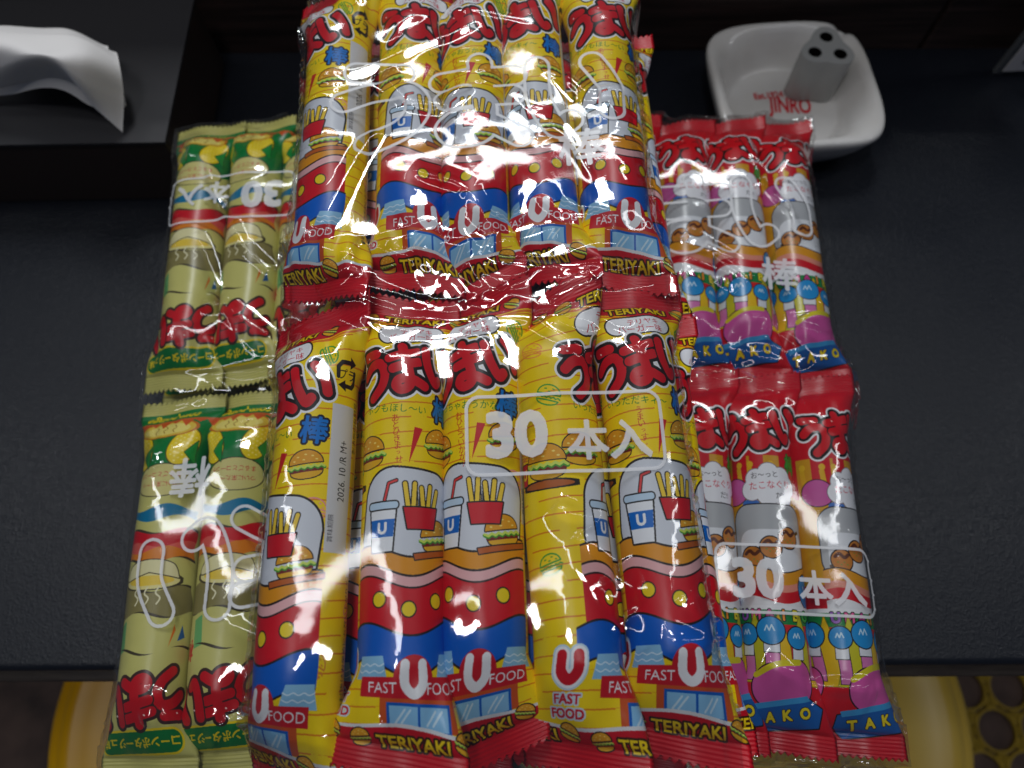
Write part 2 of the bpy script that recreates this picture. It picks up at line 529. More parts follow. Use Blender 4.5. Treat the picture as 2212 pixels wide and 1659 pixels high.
def art_octopus_ball():
    cv = Canvas(PW, PL, (200, 20, 34))
    X, Y = np.meshgrid(cv.xs, cv.ys); full = (0, cv.nx, 0, cv.ny)
    cv.put(full, (Y > 44) & (Y < 62) & (np.sin(X * .55) + np.sin(X * .23 + 1) > .15), (206, 150, 30))
    cv.put(full, (Y > 62) & (Y < 100), (206, 150, 24))
    title(cv, 31, 1.12, -12, (-13.6, -.6, 13.2), r=1.95, red=(204, 16, 28), kx=.86)
    cv.text("棒", 14.5, 47, 6.8, (40, 150, 40), rot=4, bold=.3, ol=.4, oc=(14, 70, 24))
    for x in (-13, -7.5, 2, 20, 26, -22, -30):
        cv.strokes([[(x, 50), (x + .4, 55)]], 1.2, (220, 170, 30)); cv.ell(x + .3, 48, 1.5, 1.5, (226, 178, 36))
    cv.ell(-16, 60, 7, 6, (200, 90, 160), ol=.4); cv.ell(-8, 66, 4, 2, (60, 110, 190))
    # cloud panel
    for (x, y, r) in ((-5, 55, 4.6), (1, 52.6, 5), (7, 54, 4.6), (10, 58, 4.4), (-7, 60, 4.6), (0, 62, 5), (7, 63, 4.4)):
        cv.ell(x, y, r + .35, r + .35, (120, 110, 120))
    for (x, y, r) in ((-5, 55, 4.6), (1, 52.6, 5), (7, 54, 4.6), (10, 58, 4.4), (-7, 60, 4.6), (0, 62, 5), (7, 63, 4.4), (1, 58, 7)):
        cv.ell(x, y, r, r, (236, 236, 242))
    cv.text("お〜っと", -1, 53, 2.3, (40, 36, 40), rot=-4, bold=.06)
    cv.text("たこなぐり", 1.4, 57.6, 2.9, (206, 30, 50), rot=-4, bold=.1)
    cv.text("だ!!", 6, 62.4, 2.4, (40, 36, 40), bold=.06)
    # plain colour fields
    cv.rrect(0, 82, 17.5, 15.5, 8, (176, 178, 182), ol=.5)
    cv.rrect(1, 87, 15.5, 9.5, 6, (224, 226, 232))
    cv.strokes([[(-14, 92), (14, 78)]], .7, (90, 60, 30))
    for k, x in enumerate((-9, -.5, 8)):
        y = 89.5 - (x + 9) * .5
        cv.ell(x, y, 4.7, 4.5, (196, 122, 44), ol=.55)
        cv.strokes([smooth_line([(x - 3, y - 1.6), (x - 1, y - 2.8), (x + 1, y - 1.2), (x + 3, y - 2.4)])], .75, (92, 44, 20))
        for q in range(4): cv.ell(x - 2 + 1.4 * q, y + .8 + (q % 2), .4, .25, (70, 150, 60))
    for y0, c in ((94, BLACK), (94.5, (216, 146, 24)), (99.5, (222, 140, 120)), (102.5, (200, 16, 30)), (107, (226, 226, 230))):
        cv.put(full, (Y > y0 + 1.6 * np.sin((X + 4) * .2)) & (Y < 110) & (np.abs(X) < 17.8), c)
    cv.ell(17.5, 103, 6, 7.2, (40, 140, 206), rot=-15, ol=.5)
    cv.strokes([[(15, 101), (17, 105), (19, 102)]], .4, (190, 222, 242))
    cv.put(full, (Y > 111) & (Y < 117), (22, 128, 60))
    cv.put(full, (Y > 109.5) & (Y < 111.2), (232, 232, 236))
    for i, (ch, c) in enumerate(zip("UMAIBO", ((150, 90, 190), (230, 90, 150), (200, 60, 140), (240, 150, 40), (230, 214, 40), (70, 180, 70)))):
        for off in (0, -45):
            cv.text(ch, -15 + 5.8 * i + off, 113.2, 4.2, c, bold=.35, ol=.45)
    # burst of blue discs on stalks
    cv.put(full, (Y > 117) & (Y < 140), (206, 30, 36))
    for k in range(-4, 5):
        cx = k * 10.0
        cv.poly([(cx - 5.5, 140), (cx - 4, 124), (cx, 112.5), (cx + 4, 124), (cx + 5.5, 140)], (198, 190, 30) if k % 2 else (230, 186, 24), ol=.3, oc=(120, 110, 20))
    for (x, y, s) in ((-14, 121, 1.0), (-3.5, 119.5, 1.25), (8, 122, 1.0), (20, 119.5, 1.2), (31, 122, 1.0), (-26, 120, 1.15), (-37, 122, 1.0)):
        dx = (0 - x) * .12
        cv.poly([(x - 2.4 * s, y + 4), (x + 2.4 * s, y + 4), (x + 2.2 * s + dx, y + 18), (x - 2.2 * s + dx, y + 18)], (214, 120, 178), ol=.3)
        cv.poly([(x - 2.6 * s, y + 3), (x + 2.6 * s, y + 3), (x + 2.6 * s, y + 8.4), (x - 2.6 * s, y + 8.4)], (226, 228, 234), ol=.3)
        cv.ell(x, y, 4.6 * s, 4.3 * s, (34, 142, 208), ol=.45)
        cv.strokes([[(x - 2 * s, y), (x - 1.2 * s, y - 1.6 * s), (x - .5 * s, y), (x + .4 * s, y - 1.8 * s), (x + 1.2 * s, y)]], .3, (196, 226, 244))
    cv.rrect(2, 140, 13, 8.4, 8, (206, 84, 158), rot=-10, ol=.5)
    cv.strokes([smooth_line([(-10, 137), (-2, 132.6), (8, 131.4)])], 1.2, (214, 200, 34))
    cv.rrect(-32, 140, 10, 7.4, 7, (206, 84, 158), rot=6, ol=.5)
    cv.poly([(-15, 151), (14, 145), (19, 148), (17, 155), (-12, 160), (-16, 156)], (24, 92, 168), ol=.5)
    cv.poly([(-14, 149.5), (12, 143.6), (14, 145.4), (-13, 151.6)], (62, 150, 208))
    for i, ch in enumerate("TAKO"):
        cv.text(ch, -9 + 6.8 * i, 154.6 - 1.5 * i, 4.0, (238, 214, 34), rot=-10, bold=.35, ol=.3)
    cv.put(full, Y > 160, (196, 16, 34)); cv.put(full, Y < 12, (196, 16, 34))
    cv.rect(22, 50, 31, 96, (214, 214, 218))
    cv.text("2026. 10 /R M+", 26.5, 72, 3.1, (40, 38, 40), rot=-90, squeeze=.8)
    cv.rect(42.5, 0, 45, PL, (120, 122, 124)); cv.rect(-45, 0, -43, PL, (120, 122, 124))
    return cv


def art_corn():
    base = (206, 201, 118)
    cv = Canvas(PW, PL, base)
    X, Y = np.meshgrid(cv.xs, cv.ys); full = (0, cv.nx, 0, cv.ny)
    G = (10, 120, 56); YE = (238, 208, 26)
    for x0 in (0, -45):
        cv.rrect(x0 + 1, 14.6, 19, 4.3, 4, G, rot=-2, ol=.9, oc=YE)
        cv.text("コーンポタージュ味", x0 + 1, 14.6, 3.2, YE, rot=-2, bold=.2, squeeze=.92)
    title(cv, 30.5, 1.12, -10, (-13.6, -.6, 13.2), r=1.95, kx=.86, white=False, dark=(64, 40, 36), red=(206, 20, 32))
    cv.text("棒", 18.5, 48, 6.4, (206, 24, 40), bold=.3)
    # plain colour fields
    cv.poly([(-18, 54), (-16.4, 59), (-14.6, 52.6)], (40, 96, 160)); cv.poly([(-13.5, 57), (-11, 50.5), (-12.8, 59.6)], (226, 120, 40))
    cv.poly([(9, 50), (14, 48.6), (14.6, 60), (10, 62)], (110, 178, 110))
    K = (70, 62, 44)
    def wv(y, x, a=1.4, f=.24): return y + a * np.sin(x * f + y)
    for y0, y1, c in ((49, 49.5, K), (63.4, 63.9, K), (63.9, 74, (140, 130, 78)), (74, 74.5, K), (86, 86.5, K), (86.5, 91, (226, 132, 34)), (91, 93.4, (222, 96, 84)), (93.4, 99, (206, 20, 34)), (99, 99.5, K), (104.6, 109.6, (12, 118, 160))):
        cv.put(full, (Y > wv(y0, X)) & (Y < wv(y1, X)) & (np.abs(X) < 20.5 + np.sin(Y * .4)), c)
    cv.ell(0, 77.6, 13.5, 3.4, (238, 226, 150), ol=.5, oc=K); cv.ell(0, 77.8, 11, 2.1, (240, 206, 70))
    cv.poly(smooth_line([(-13, 78.6), (-10, 84.6), (0, 86.6), (10, 84.6), (13, 78.6), (0, 81.4)]), (232, 224, 170), ol=.45, oc=K)
    for x in (-5, 0, 5): cv.strokes([smooth_line([(x, 75), (x + 1.2, 72.6), (x - .8, 70.4), (x + .4, 68)])], .35, (236, 230, 190))
    cv.put(full, Y > 122 + 3 * np.sin(X * .2), G)
    cv.ell(0, 122, 14, 7.4, (214, 204, 128), ol=.4, oc=(60, 54, 40))
    cv.text("ついに来た〜っ", 0, 120, 2.0, (196, 40, 40), bold=.05); cv.text("まるごとコーン!!", 1, 124.4, 2.0, (196, 40, 40), bold=.05)
    for (x, y, r) in ((-9, 138, 25), (13, 137, -20), (-31, 138, 10), (33, 139, -12)):
        cv.ell(x, y, 6.4, 9.4, YE, rot=r, ol=.4, oc=(90, 76, 20))
        for i in range(-4, 5):
            for j in range(-3, 4):
                a = R(r); px, py = j * 1.9 + (.9 if i % 2 else 0), i * 2.0
                if (px / 6) ** 2 + (py / 9) ** 2 < .8:
                    cv.ell(x + px * math.cos(a) - py * math.sin(a), y + px * math.sin(a) + py * math.cos(a), .55, .4, (250, 234, 120))
        cv.poly([(x - 6, y - 9), (x - 1, y - 3), (x - 6.4, y + 3)], (20, 140, 60), ol=.3, oc=(10, 70, 40))
    cv.ell(2, 148.5, 15, 4.6, (224, 190, 70), ol=.5, oc=(196, 110, 30)); cv.ell(2, 148.2, 12.5, 3.2, (238, 220, 120))
    for x in (-3, 2, 7):
        cv.strokes([smooth_line([(x, 146), (x + 1, 147.4), (x - .6, 148.6), (x + .5, 150)])], .2, (150, 110, 30))
    for x in range(-44, 45, 6):
        cv.poly([(x - 3.4, 153), (x, 149 + (x % 4)), (x + 3.4, 153)], (206, 88, 36))
    cv.put(full, (Y > 152.5), (204, 96, 44))
    cv.put(full, (Y > 153.6), G)
    for x0 in (2, -42):
        cv.text("corn potage", x0, 156.6, 4.2, YE, bold=.25)
    cv.put(full, (Y > 159.6), (198, 192, 110)); cv.put(full, (Y < 9.5), (198, 192, 110))
    cv.rect(22, 50, 31, 96, (222, 222, 220))
    cv.rect(42.5, 0, 45, PL, (120, 122, 110)); cv.rect(-45, 0, -43, PL, (120, 122, 110))
    return cv
#ART_END
# ------------------------------------------------------------------ materials
def wrapper_mat(name, img, rough=0.33):
    m, nt, p = new_mat(name)
    uv = nt.nodes.new("ShaderNodeUVMap"); uv.uv_map = "UVMap"
    tx = nt.nodes.new("ShaderNodeTexImage"); tx.image = img; tx.extension = 'REPEAT'; tx.interpolation = 'Linear'
    nt.links.new(uv.outputs[0], tx.inputs[0])
    nt.links.new(tx.outputs[0], p.inputs["Base Color"])
    p.inputs["Roughness"].default_value = rough
    p.inputs["Specular IOR Level"].default_value = 0.4
    tc = nt.nodes.new("ShaderNodeTexCoord")
    nz = nt.nodes.new("ShaderNodeTexNoise"); nz.inputs["Scale"].default_value = 220; nz.inputs["Detail"].default_value = 3
    nt.links.new(tc.outputs["Object"], nz.inputs["Vector"])
    add_bump(nt, p, nz.outputs["Fac"], 0.12, 0.0006)
    return m


def film_mat(name, img):
    m = bpy.data.materials.new(name); m.use_nodes = True
    nt = m.node_tree; nt.nodes.clear()
    out = nt.nodes.new("ShaderNodeOutputMaterial")
    tr = nt.nodes.new("ShaderNodeBsdfTransparent"); tr.inputs[0].default_value = (0.965, 0.965, 0.96, 1)
    gl = nt.nodes.new("ShaderNodeBsdfGlossy"); gl.inputs["Roughness"].default_value = 0.05; gl.inputs[0].default_value = (1, 1, 1, 1)
    fr = nt.nodes.new("ShaderNodeFresnel"); fr.inputs["IOR"].default_value = 1.5
    mu = nt.nodes.new("ShaderNodeMath"); mu.operation = 'MULTIPLY'; mu.inputs[1].default_value = 1.6; mu.use_clamp = True
    mx = nt.nodes.new("ShaderNodeMixShader")
    mi = nt.nodes.new("ShaderNodeMath"); mi.operation = 'MINIMUM'; mi.inputs[1].default_value = 0.42
    nt.links.new(fr.outputs[0], mu.inputs[0]); nt.links.new(mu.outputs[0], mi.inputs[0]); nt.links.new(mi.outputs[0], mx.inputs[0])
    hz = nt.nodes.new("ShaderNodeBsdfDiffuse"); hz.inputs[0].default_value = (0.8, 0.8, 0.8, 1)
    lw = nt.nodes.new("ShaderNodeLayerWeight"); lw.inputs[0].default_value = 0.2
    hm = nt.nodes.new("ShaderNodeMapRange"); hm.inputs[3].default_value = 0.0; hm.inputs[4].default_value = 0.10
    hp = nt.nodes.new("ShaderNodeMath"); hp.operation = 'POWER'; hp.inputs[1].default_value = 2.2
    nt.links.new(lw.outputs["Facing"], hp.inputs[0]); nt.links.new(hp.outputs[0], hm.inputs[0])
    mh = nt.nodes.new("ShaderNodeMixShader"); nt.links.new(hm.outputs[0], mh.inputs[0])
    nt.links.new(tr.outputs[0], mh.inputs[1]); nt.links.new(hz.outputs[0], mh.inputs[2])
    nt.links.new(mh.outputs[0], mx.inputs[1]); nt.links.new(gl.outputs[0], mx.inputs[2])
    df = nt.nodes.new("ShaderNodeBsdfPrincipled"); df.inputs["Base Color"].default_value = (0.78, 0.78, 0.80, 1); df.inputs["Roughness"].default_value = 0.3
    uv = nt.nodes.new("ShaderNodeUVMap"); uv.uv_map = "UVMap"
    tx = nt.nodes.new("ShaderNodeTexImage"); tx.image = img; tx.extension = 'CLIP'
    nt.links.new(uv.outputs[0], tx.inputs[0])
    a = nt.nodes.new("ShaderNodeMath"); a.operation = 'MULTIPLY'; a.inputs[1].default_value = 1.0
    nt.links.new(tx.outputs["Alpha"], a.inputs[0])
    m2 = nt.nodes.new("ShaderNodeMixShader")
    nt.links.new(a.outputs[0], m2.inputs[0]); nt.links.new(mx.outputs[0], m2.inputs[1]); nt.links.new(df.outputs[0], m2.inputs[2])
    nt.links.new(m2.outputs[0], out.inputs[0])
    return m


def simple_mat(name, color, rough=0.5, spec=0.5, metal=0.0, noise=None, bump=None, coat=0.0):
    m, nt, p = new_mat(name)
    p.inputs["Base Color"].default_value = color
    p.inputs["Roughness"].default_value = rough
    p.inputs["Specular IOR Level"].default_value = spec
    p.inputs["Metallic"].default_value = metal
    p.inputs["Coat Weight"].default_value = coat
    if noise:
        add_noise_color(nt, p, *noise)
    if bump:
        tc = nt.nodes.new("ShaderNodeTexCoord")
        nz = nt.nodes.new("ShaderNodeTexNoise"); nz.inputs["Scale"].default_value = bump[0]; nz.inputs["Detail"].default_value = 4
        nt.links.new(tc.outputs["Object"], nz.inputs["Vector"])
        add_bump(nt, p, nz.outputs["Fac"], bump[1], bump[2])
    return m


# ------------------------------------------------------------------ the setting: floor, wall, table
def mat_table():
    m, nt, p = new_mat("black_leatherette")
    tc = nt.nodes.new("ShaderNodeTexCoord")
    vo = nt.nodes.new("ShaderNodeTexVoronoi"); vo.feature = 'DISTANCE_TO_EDGE'; vo.inputs["Scale"].default_value = 480
    nz = nt.nodes.new("ShaderNodeTexNoise"); nz.inputs["Scale"].default_value = 260; nz.inputs["Detail"].default_value = 5
    n2 = nt.nodes.new("ShaderNodeTexNoise"); n2.inputs["Scale"].default_value = 300; n2.inputs["Detail"].default_value = 2
    va = nt.nodes.new("ShaderNodeMixRGB"); va.blend_type = 'ADD'; va.inputs[0].default_value = 0.006
    nt.links.new(tc.outputs["Object"], va.inputs[1]); nt.links.new(n2.outputs["Color"], va.inputs[2])
    nt.links.new(tc.outputs["Object"], n2.inputs["Vector"]); nt.links.new(tc.outputs["Object"], nz.inputs["Vector"])
    nt.links.new(va.outputs[0], vo.inputs["Vector"])
    ad = nt.nodes.new("ShaderNodeMath"); ad.operation = 'ADD'
    mm = nt.nodes.new("ShaderNodeMath"); mm.operation = 'MULTIPLY'; mm.inputs[1].default_value = 1.4; mm.use_clamp = True
    nt.links.new(vo.outputs["Distance"], mm.inputs[0]); nt.links.new(mm.outputs[0], ad.inputs[0]); nt.links.new(nz.outputs["Fac"], ad.inputs[1])
    add_bump(nt, p, ad.outputs[0], 0.30, 0.0005)
    big = nt.nodes.new("ShaderNodeTexNoise"); big.inputs["Scale"].default_value = 9; big.inputs["Detail"].default_value = 5
    nt.links.new(tc.outputs["Object"], big.inputs["Vector"])
    rp = nt.nodes.new("ShaderNodeMapRange"); rp.inputs[1].default_value = .3; rp.inputs[2].default_value = .7; rp.inputs[3].default_value = .30; rp.inputs[4].default_value = .42
    nt.links.new(big.outputs["Fac"], rp.inputs[0]); nt.links.new(rp.outputs[0], p.inputs["Roughness"])
    p.inputs["Base Color"].default_value = (0.005, 0.0065, 0.011, 1)
    p.inputs["Specular IOR Level"].default_value = 0.45
    return m


M_TABLE = mat_table()
M_TRIM = simple_mat("dark_brown_trim", (0.045, 0.032, 0.024, 1), 0.55, noise=((0.03, 0.02, 0.016, 1), (0.06, 0.045, 0.034, 1), 60, 5, 'Object', (1, 12, 12)))
M_WALL = simple_mat("dark_wood_wall", (0.02, 0.012, 0.01, 1), 0.5, noise=((0.014, 0.009, 0.008, 1), (0.060, 0.036, 0.031, 1), 14, 9, 'Object', (1, 22, 22)), bump=(120, .2, .001))
M_FLOOR = simple_mat("brown_floor", (0.05, 0.03, 0.02, 1), 0.6, noise=((0.05, 0.028, 0.02, 1), (0.16, 0.095, 0.07, 1), 16, 8), bump=(80, .3, .002))

fl = mesh_obj("floor", [(-1.6, -1.2, -0.74), (1.6, -1.2, -0.74), (1.6, 1.2, -0.74), (-1.6, 1.2, -0.74)], [(0, 1, 2, 3)], M_FLOOR, smooth=False)
tag(fl, kind="structure")

TABLE_Y0, WALL_Y = 0.0015, 0.4205
table = empty("bar_table", (0, 0.2, -0.74))
tag(table, "black leatherette counter table with a thin brown lip under its front edge", "table")


def tchild(o):
    o.parent = table
    o.matrix_parent_inverse = Matrix.Translation((0, -0.2, 0.74))
    return o


def table_top():
    # rounded front edge profile swept along x
    prof = [(WALL_Y - .001, 0.0)]
    r = 0.0035
    for t in np.linspace(0, math.pi / 2, 7):
        prof.append((TABLE_Y0 + r - r * math.sin(t), -r + r * math.cos(t)))
    prof += [(TABLE_Y0 + .0005, -0.022), (WALL_Y - .001, -0.022)]
    n = len(prof)
    vs = [(x, y, z) for x in (-0.75, 0.75) for (y, z) in prof]
    fs = [(i, (i + 1) % n, n + (i + 1) % n, n + i) for i in range(n)] + [tuple(range(n))[::-1], tuple(range(n, 2 * n))]
    return mesh_obj("table_top", vs, fs, M_TABLE, smooth=False)


tchild(table_top())
tchild(bevel_box("edge_lip", (-0.75, -0.004, -0.037), (0.75, WALL_Y - .002, -0.0225), 0.002, M_TRIM))
for sx in (-0.62, 0.62):
    tchild(bevel_box("leg", (sx - .02, 0.12, -0.74), (sx + .02, 0.38, -0.0375), 0.003, M_TRIM))

for x0, x1, top in ((-0.9, 0.2985, 0.20), (0.3015, 0.9, 0.105)):      # unseen step down on the right, shaped to let lamp sheen reach the table
    wl = bevel_box("wall", (x0, WALL_Y, -0.74), (x1, WALL_Y + 0.03, top), 0.002, M_WALL)
    tag(wl, kind="structure")

# ------------------------------------------------------------------ snack packs
def ellipse_perim(a, b):
    h = ((a - b) / (a + b)) ** 2
    return math.pi * (a + b) * (1 + 3 * h / (10 + math.sqrt(4 - 3 * h)))


_RINGS = {}


def ring(b, n=64):
    """Arc-length parametrised ellipse of girth GW and half thickness b: n+1 points from the bottom round to the bottom."""
    key = round(b, 2)
    if key not in _RINGS:
        lo, hi = 5.0, GW / 4 + .5
        for _ in range(40):
            mid = (lo + hi) / 2
            if ellipse_perim(mid, b) > GW: hi = mid
            else: lo = mid
        a = (lo + hi) / 2
        t = np.linspace(-math.pi, math.pi, 1441)
        x, z = a * np.sin(t), b * np.cos(t)
        L = np.concatenate([[0], np.cumsum(np.hypot(np.diff(x), np.diff(z)))]); L /= L[-1]
        q = np.linspace(0, 1, n + 1)
        X, Z = np.interp(q, L, x), np.interp(q, L, z)
        tt = np.interp(q, L, t)
        nx, nz = np.sin(tt) / a, np.cos(tt) / b
        k = np.hypot(nx, nz)
        _RINGS[key] = (X, Z, nx / k, nz / k)
    return _RINGS[key]


SEAL = 8.5


def pack_geometry(seed, x_up=0.0, twist=(12, 12), lift=(0, 0), skew=(0, 0), sag=(0, 0), n=64, b_full=13.2, dents=1.0):
    """Rows of points (mm) of a pillow pack: local y = +83 at the printed top, -83 at its foot."""
    rng = np.random.default_rng(seed)
    vs = np.concatenate([np.linspace(0, SEAL, 23), np.linspace(SEAL, 36, 30)[1:], np.linspace(36, PL - 36, 34)[1:],
                         np.linspace(PL - 36, PL - SEAL, 30)[1:], np.linspace(PL - SEAL, PL, 23)[1:]])
    rows = []
    col = np.arange(n + 1)
    s = col / n * 2 * math.pi
    fol = [(int(rng.integers(4, 11)), rng.uniform(0, 6.28), rng.uniform(-.05, .05), rng.uniform(.4, 1)) for _ in range(6)]
    low = [(int(rng.integers(1, 4)), rng.uniform(0, 6.28), rng.uniform(.04, .13), rng.uniform(.3, 1)) for _ in range(5)]
    for v in vs:
        end = 0 if v < PL / 2 else 1
        d = v if end == 0 else PL - v          # distance from this end
        t = min(1.0, max(0.0, (d - SEAL) / 23.0))
        prof = 0.45 * t + 0.55 * math.sqrt(max(0.0, 1 - (1 - t) ** 2))
        b = 0.32 + (b_full - 0.32) * prof
        X, Z, NX, NZ = ring(b, n)
        X, Z = X.copy(), Z.copy()
        w = math.sin(math.pi * min(1, t)) ** 0.8 if 0 < t < 1 else 0.0
        disp = np.zeros(n + 1)
        for k, ph, dr, am in fol:
            disp += am * np.cos(k * s + ph + dr * d * 4)
        disp *= 0.42 * w
        body = np.zeros(n + 1)
        for k, ph, fr, am in low:
            body += am * np.cos(k * s + ph) * math.cos(fr * v + ph * 2)
        disp += 0.16 * dents * body * prof
        if d < SEAL:
            disp_z = 0.17 * math.sin(d / SEAL * 2 * math.pi * 6.0)
            Z = Z + disp_z
        X += NX * disp; Z += NZ * disp
        e = 1 - min(1.0, d / 42.0)             # 1 at the very end, 0 in the body
        e2 = e * e * (3 - 2 * e)
        a = R(twist[end]) * e2
        ca, sa = math.cos(a), math.sin(a)
        X, Z = X * ca - Z * sa, X * sa + Z * ca
        y = PL / 2 - v
        dz = lift[end] * e2 + 1.2 * e2 * np.sin(X * .21 + seed)
        yy = np.full(n + 1, y)
        if d < 0.01:
            zig = np.where(col % 2 == 0, 0.9, -0.7)
            yy = yy + zig * (1 if end == 0 else -1)
        yy = yy + math.tan(R(skew[end])) * X * e2
        rows.append(np.stack([X, yy, Z + dz - sag[end] * e2], -1))
    P = np.array(rows)
    U = (np.arange(n + 1) / n - 0.5 + x_up / PW) + 0.5
    UV = np.stack(np.broadcast_arrays(U[None, :], (1 - vs / PL)[:, None]), -1)
    return P, UV, vs


def grid_faces(r, c):
    i, j = np.meshgrid(np.arange(r - 1), np.arange(c - 1), indexing='ij')
    a = (i * c + j).ravel()
    return np.stack([a, a + 1, a + c + 1, a + c], -1)


def make_pack(mat, loc, rz, **kw):
    """A snack pack: the wrapper is the thing, its two crimped end seals are parts."""
    P, UV, vs = pack_geometry(**kw)
    k0 = int(np.searchsorted(vs, SEAL - 1e-6)); k1 = int(np.searchsorted(vs, PL - SEAL - 1e-6))
    c = P.shape[1]

    def part(name, a, b, parent=None):
        p = P[a:b + 1].reshape(-1, 3) * MM
        return mesh_obj(name, p, grid_faces(b - a + 1, c), mat, parent, True, UV[a:b + 1].reshape(-1, 2))
    o = empty("snack_pack")
    part("wrapper", k0, k1, o)
    part("end_seal", 0, k0, o)
    part("end_seal", k1, len(vs) - 1, o)
    o.location = loc
    o.rotation_euler = (0, 0, rz)
    return o, P


def copy_pack(src, loc, rz):
    o = src.copy(); COL.objects.link(o)
    o.location = loc; o.rotation_euler = (0, 0, rz)
    for ch in list(src.children):
        q = ch.copy(); COL.objects.link(q); q.parent = o
    return o


base_cv = art_teriyaki()
LINES = [("ボクもほし〜い", "あとひきまっせ。"), ("もらっちゃおうかな", "おひとついかが？"), ("いっただキィ〜", "うまいっす。")]
M_TERI = [wrapper_mat("yellow_teriyaki_wrapper_%d" % i, make_image("teriyaki_print_%d" % i, art_teriyaki_lines(base_cv, g, r).rgb)) for i, (g, r) in enumerate(LINES)]
M_TAKO = wrapper_mat("red_octopus_ball_wrapper", make_image("octopus_ball_print", art_octopus_ball().rgb), 0.26)
M_CORN = wrapper_mat("pale_corn_wrapper", make_image("corn_print", art_corn().rgb), 0.3)


class Bag:
    def __init__(self, x, y, z, rz, pitch, tier, half_w, layers_dz=24.6):
        self.x, self.y, self.z, self.rz = x, y, z, rz
        self.pitch, self.tier, self.half_w, self.dz = pitch, tier, half_w, layers_dz
        self.pts = []

    def world(self, lx, ly, lz):
        c, s = math.cos(self.rz), math.sin(self.rz)
        return ((self.x + lx * c - ly * s) * MM, (self.y + lx * s + ly * c) * MM, (self.z + lz) * MM)

    def slot(self, colm, tier, layer):
        lx = (colm - 2) * self.pitch + (0.5 * self.pitch if layer == 1 else 0)
        if layer == 1: lx = min(lx, 2 * self.pitch + 4)
        ly = self.tier / 2 * (1 if tier == 0 else -1)
        lz = 15.0 + self.dz * (2 - layer)
        return lx, ly, lz

    def put(self, mat, colm, tier, layer, dx=0, dy=0, dz=0, dyaw=0, **kw):
        lx, ly, lz = self.slot(colm, tier, layer)
        lx += dx; ly += dy; lz += dz
        o, P = make_pack(mat, self.world(lx, ly, lz), self.rz + R(dyaw), **kw)
        c, s = math.cos(R(dyaw)), math.sin(R(dyaw))
        q = P.reshape(-1, 3)
        self.pts.append(np.stack([lx + q[:, 0] * c - q[:, 1] * s, ly + q[:, 0] * s + q[:, 1] * c, lz + q[:, 2]], -1))
        return o


ORD = ["leftmost", "second from left", "middle", "second from right", "rightmost"]

# ---- the yellow bag on top
TOP = Bag(-13.0, 134.0, 80.0, R(1.9), 28.6, 162.0, 79.0)
# (column, tier) -> wrapper variant, art x that faces up, sideways nudge
spec = {
    (0, 0): dict(v=0, x_up=13, dx=-3, dyaw=0.6), (1, 0): dict(v=0, x_up=-6, dx=1, dyaw=.7), (2, 0): dict(v=1, x_up=4, dx=0, dyaw=-.6), (3, 0): dict(v=2, x_up=5, dx=-1, dyaw=.9), (4, 0): dict(v=0, x_up=-2, dx=1, dyaw=-1),
    (0, 1): dict(v=0, x_up=12, dx=-3, dyaw=-.4), (1, 1): dict(v=0, x_up=-3, dx=1, dyaw=.4), (2, 1): dict(v=1, x_up=4, dx=0, dyaw=-.8), (3, 1): dict(v=2, x_up=-22, dx=0, dyaw=1), (4, 1): dict(v=2, x_up=-1, dx=2, dyaw=1),
}
tier_name = ["far row", "near row"]
desc = {
    (0, 0): "turned so its pale date strip shows", (0, 1): "turned so its pale date strip shows",
    (3, 1): "turned to its red U badge, second from right",
}
top_pack = None
for (c, t), sp in spec.items():
    o = TOP.put(M_TERI[sp["v"]], c, t, 0, dx=sp["dx"], dyaw=sp.get("dyaw", 0), dy=[-6, 1, 2, -1, 1][c] if t else [3, 8, 4, 8, 5][c], dz=[0, .8, -.6, .5, -.4][c] * (1 if t else -1),
                seed=100 + c + 10 * t, x_up=sp["x_up"],
                twist=([24, 8, 26, 16, 4][c], [30, 5, 20, 28, 10][c]), lift=([3, -2, 1, 4, 0][c] if t else 0, [4, 1, -3, 3, -1][c] if t == 0 else [-6, 7, -5, 0, -2][c]),
                skew=([12, -14, 6, 24, -8][c], [-16, -12, 22, -10, -14][c]), sag=(-5 if t == 0 else 0, 4 if t else 0))
    lab = "yellow teriyaki snack pack, %s of the %s in the top bag" % (ORD[c], tier_name[t])
    if (c, t) in desc: lab = "yellow snack pack %s, top bag's %s" % (desc[(c, t)], tier_name[t])
    tag(o, lab, "snack pack", "yellow snack packs in the top bag")
    if (c, t) == (1, 1): top_pack = o
for t in (0, 1):
    o = TOP.put(M_TERI[2], 4, t, 1, dx=8.5, dz=1, seed=140 + t, x_up=-24, twist=(4, -5), sag=(2, 2), lift=(0, 0))
    tag(o, "yellow snack pack wedged lower at the right edge of the top bag's %s" % tier_name[t], "snack pack", "yellow snack packs in the top bag")
    for c in range(4):
        lx, ly, lz = TOP.slot(c, t, 1)
        o = copy_pack(top_pack, TOP.world(lx, ly, lz), TOP.rz)
        tag(o, "yellow snack pack glimpsed between the packs above it in the top bag", "snack pack", "yellow packs under the top layer of the top bag")
    for c in (0, 4):
        lx, ly, lz = TOP.slot(c, t, 2)
        o = copy_pack(top_pack, TOP.world(lx, ly, lz), TOP.rz)
        tag(o, "yellow snack pack glimpsed between the packs above it in the top bag", "snack pack", "yellow packs under the top layer of the top bag")

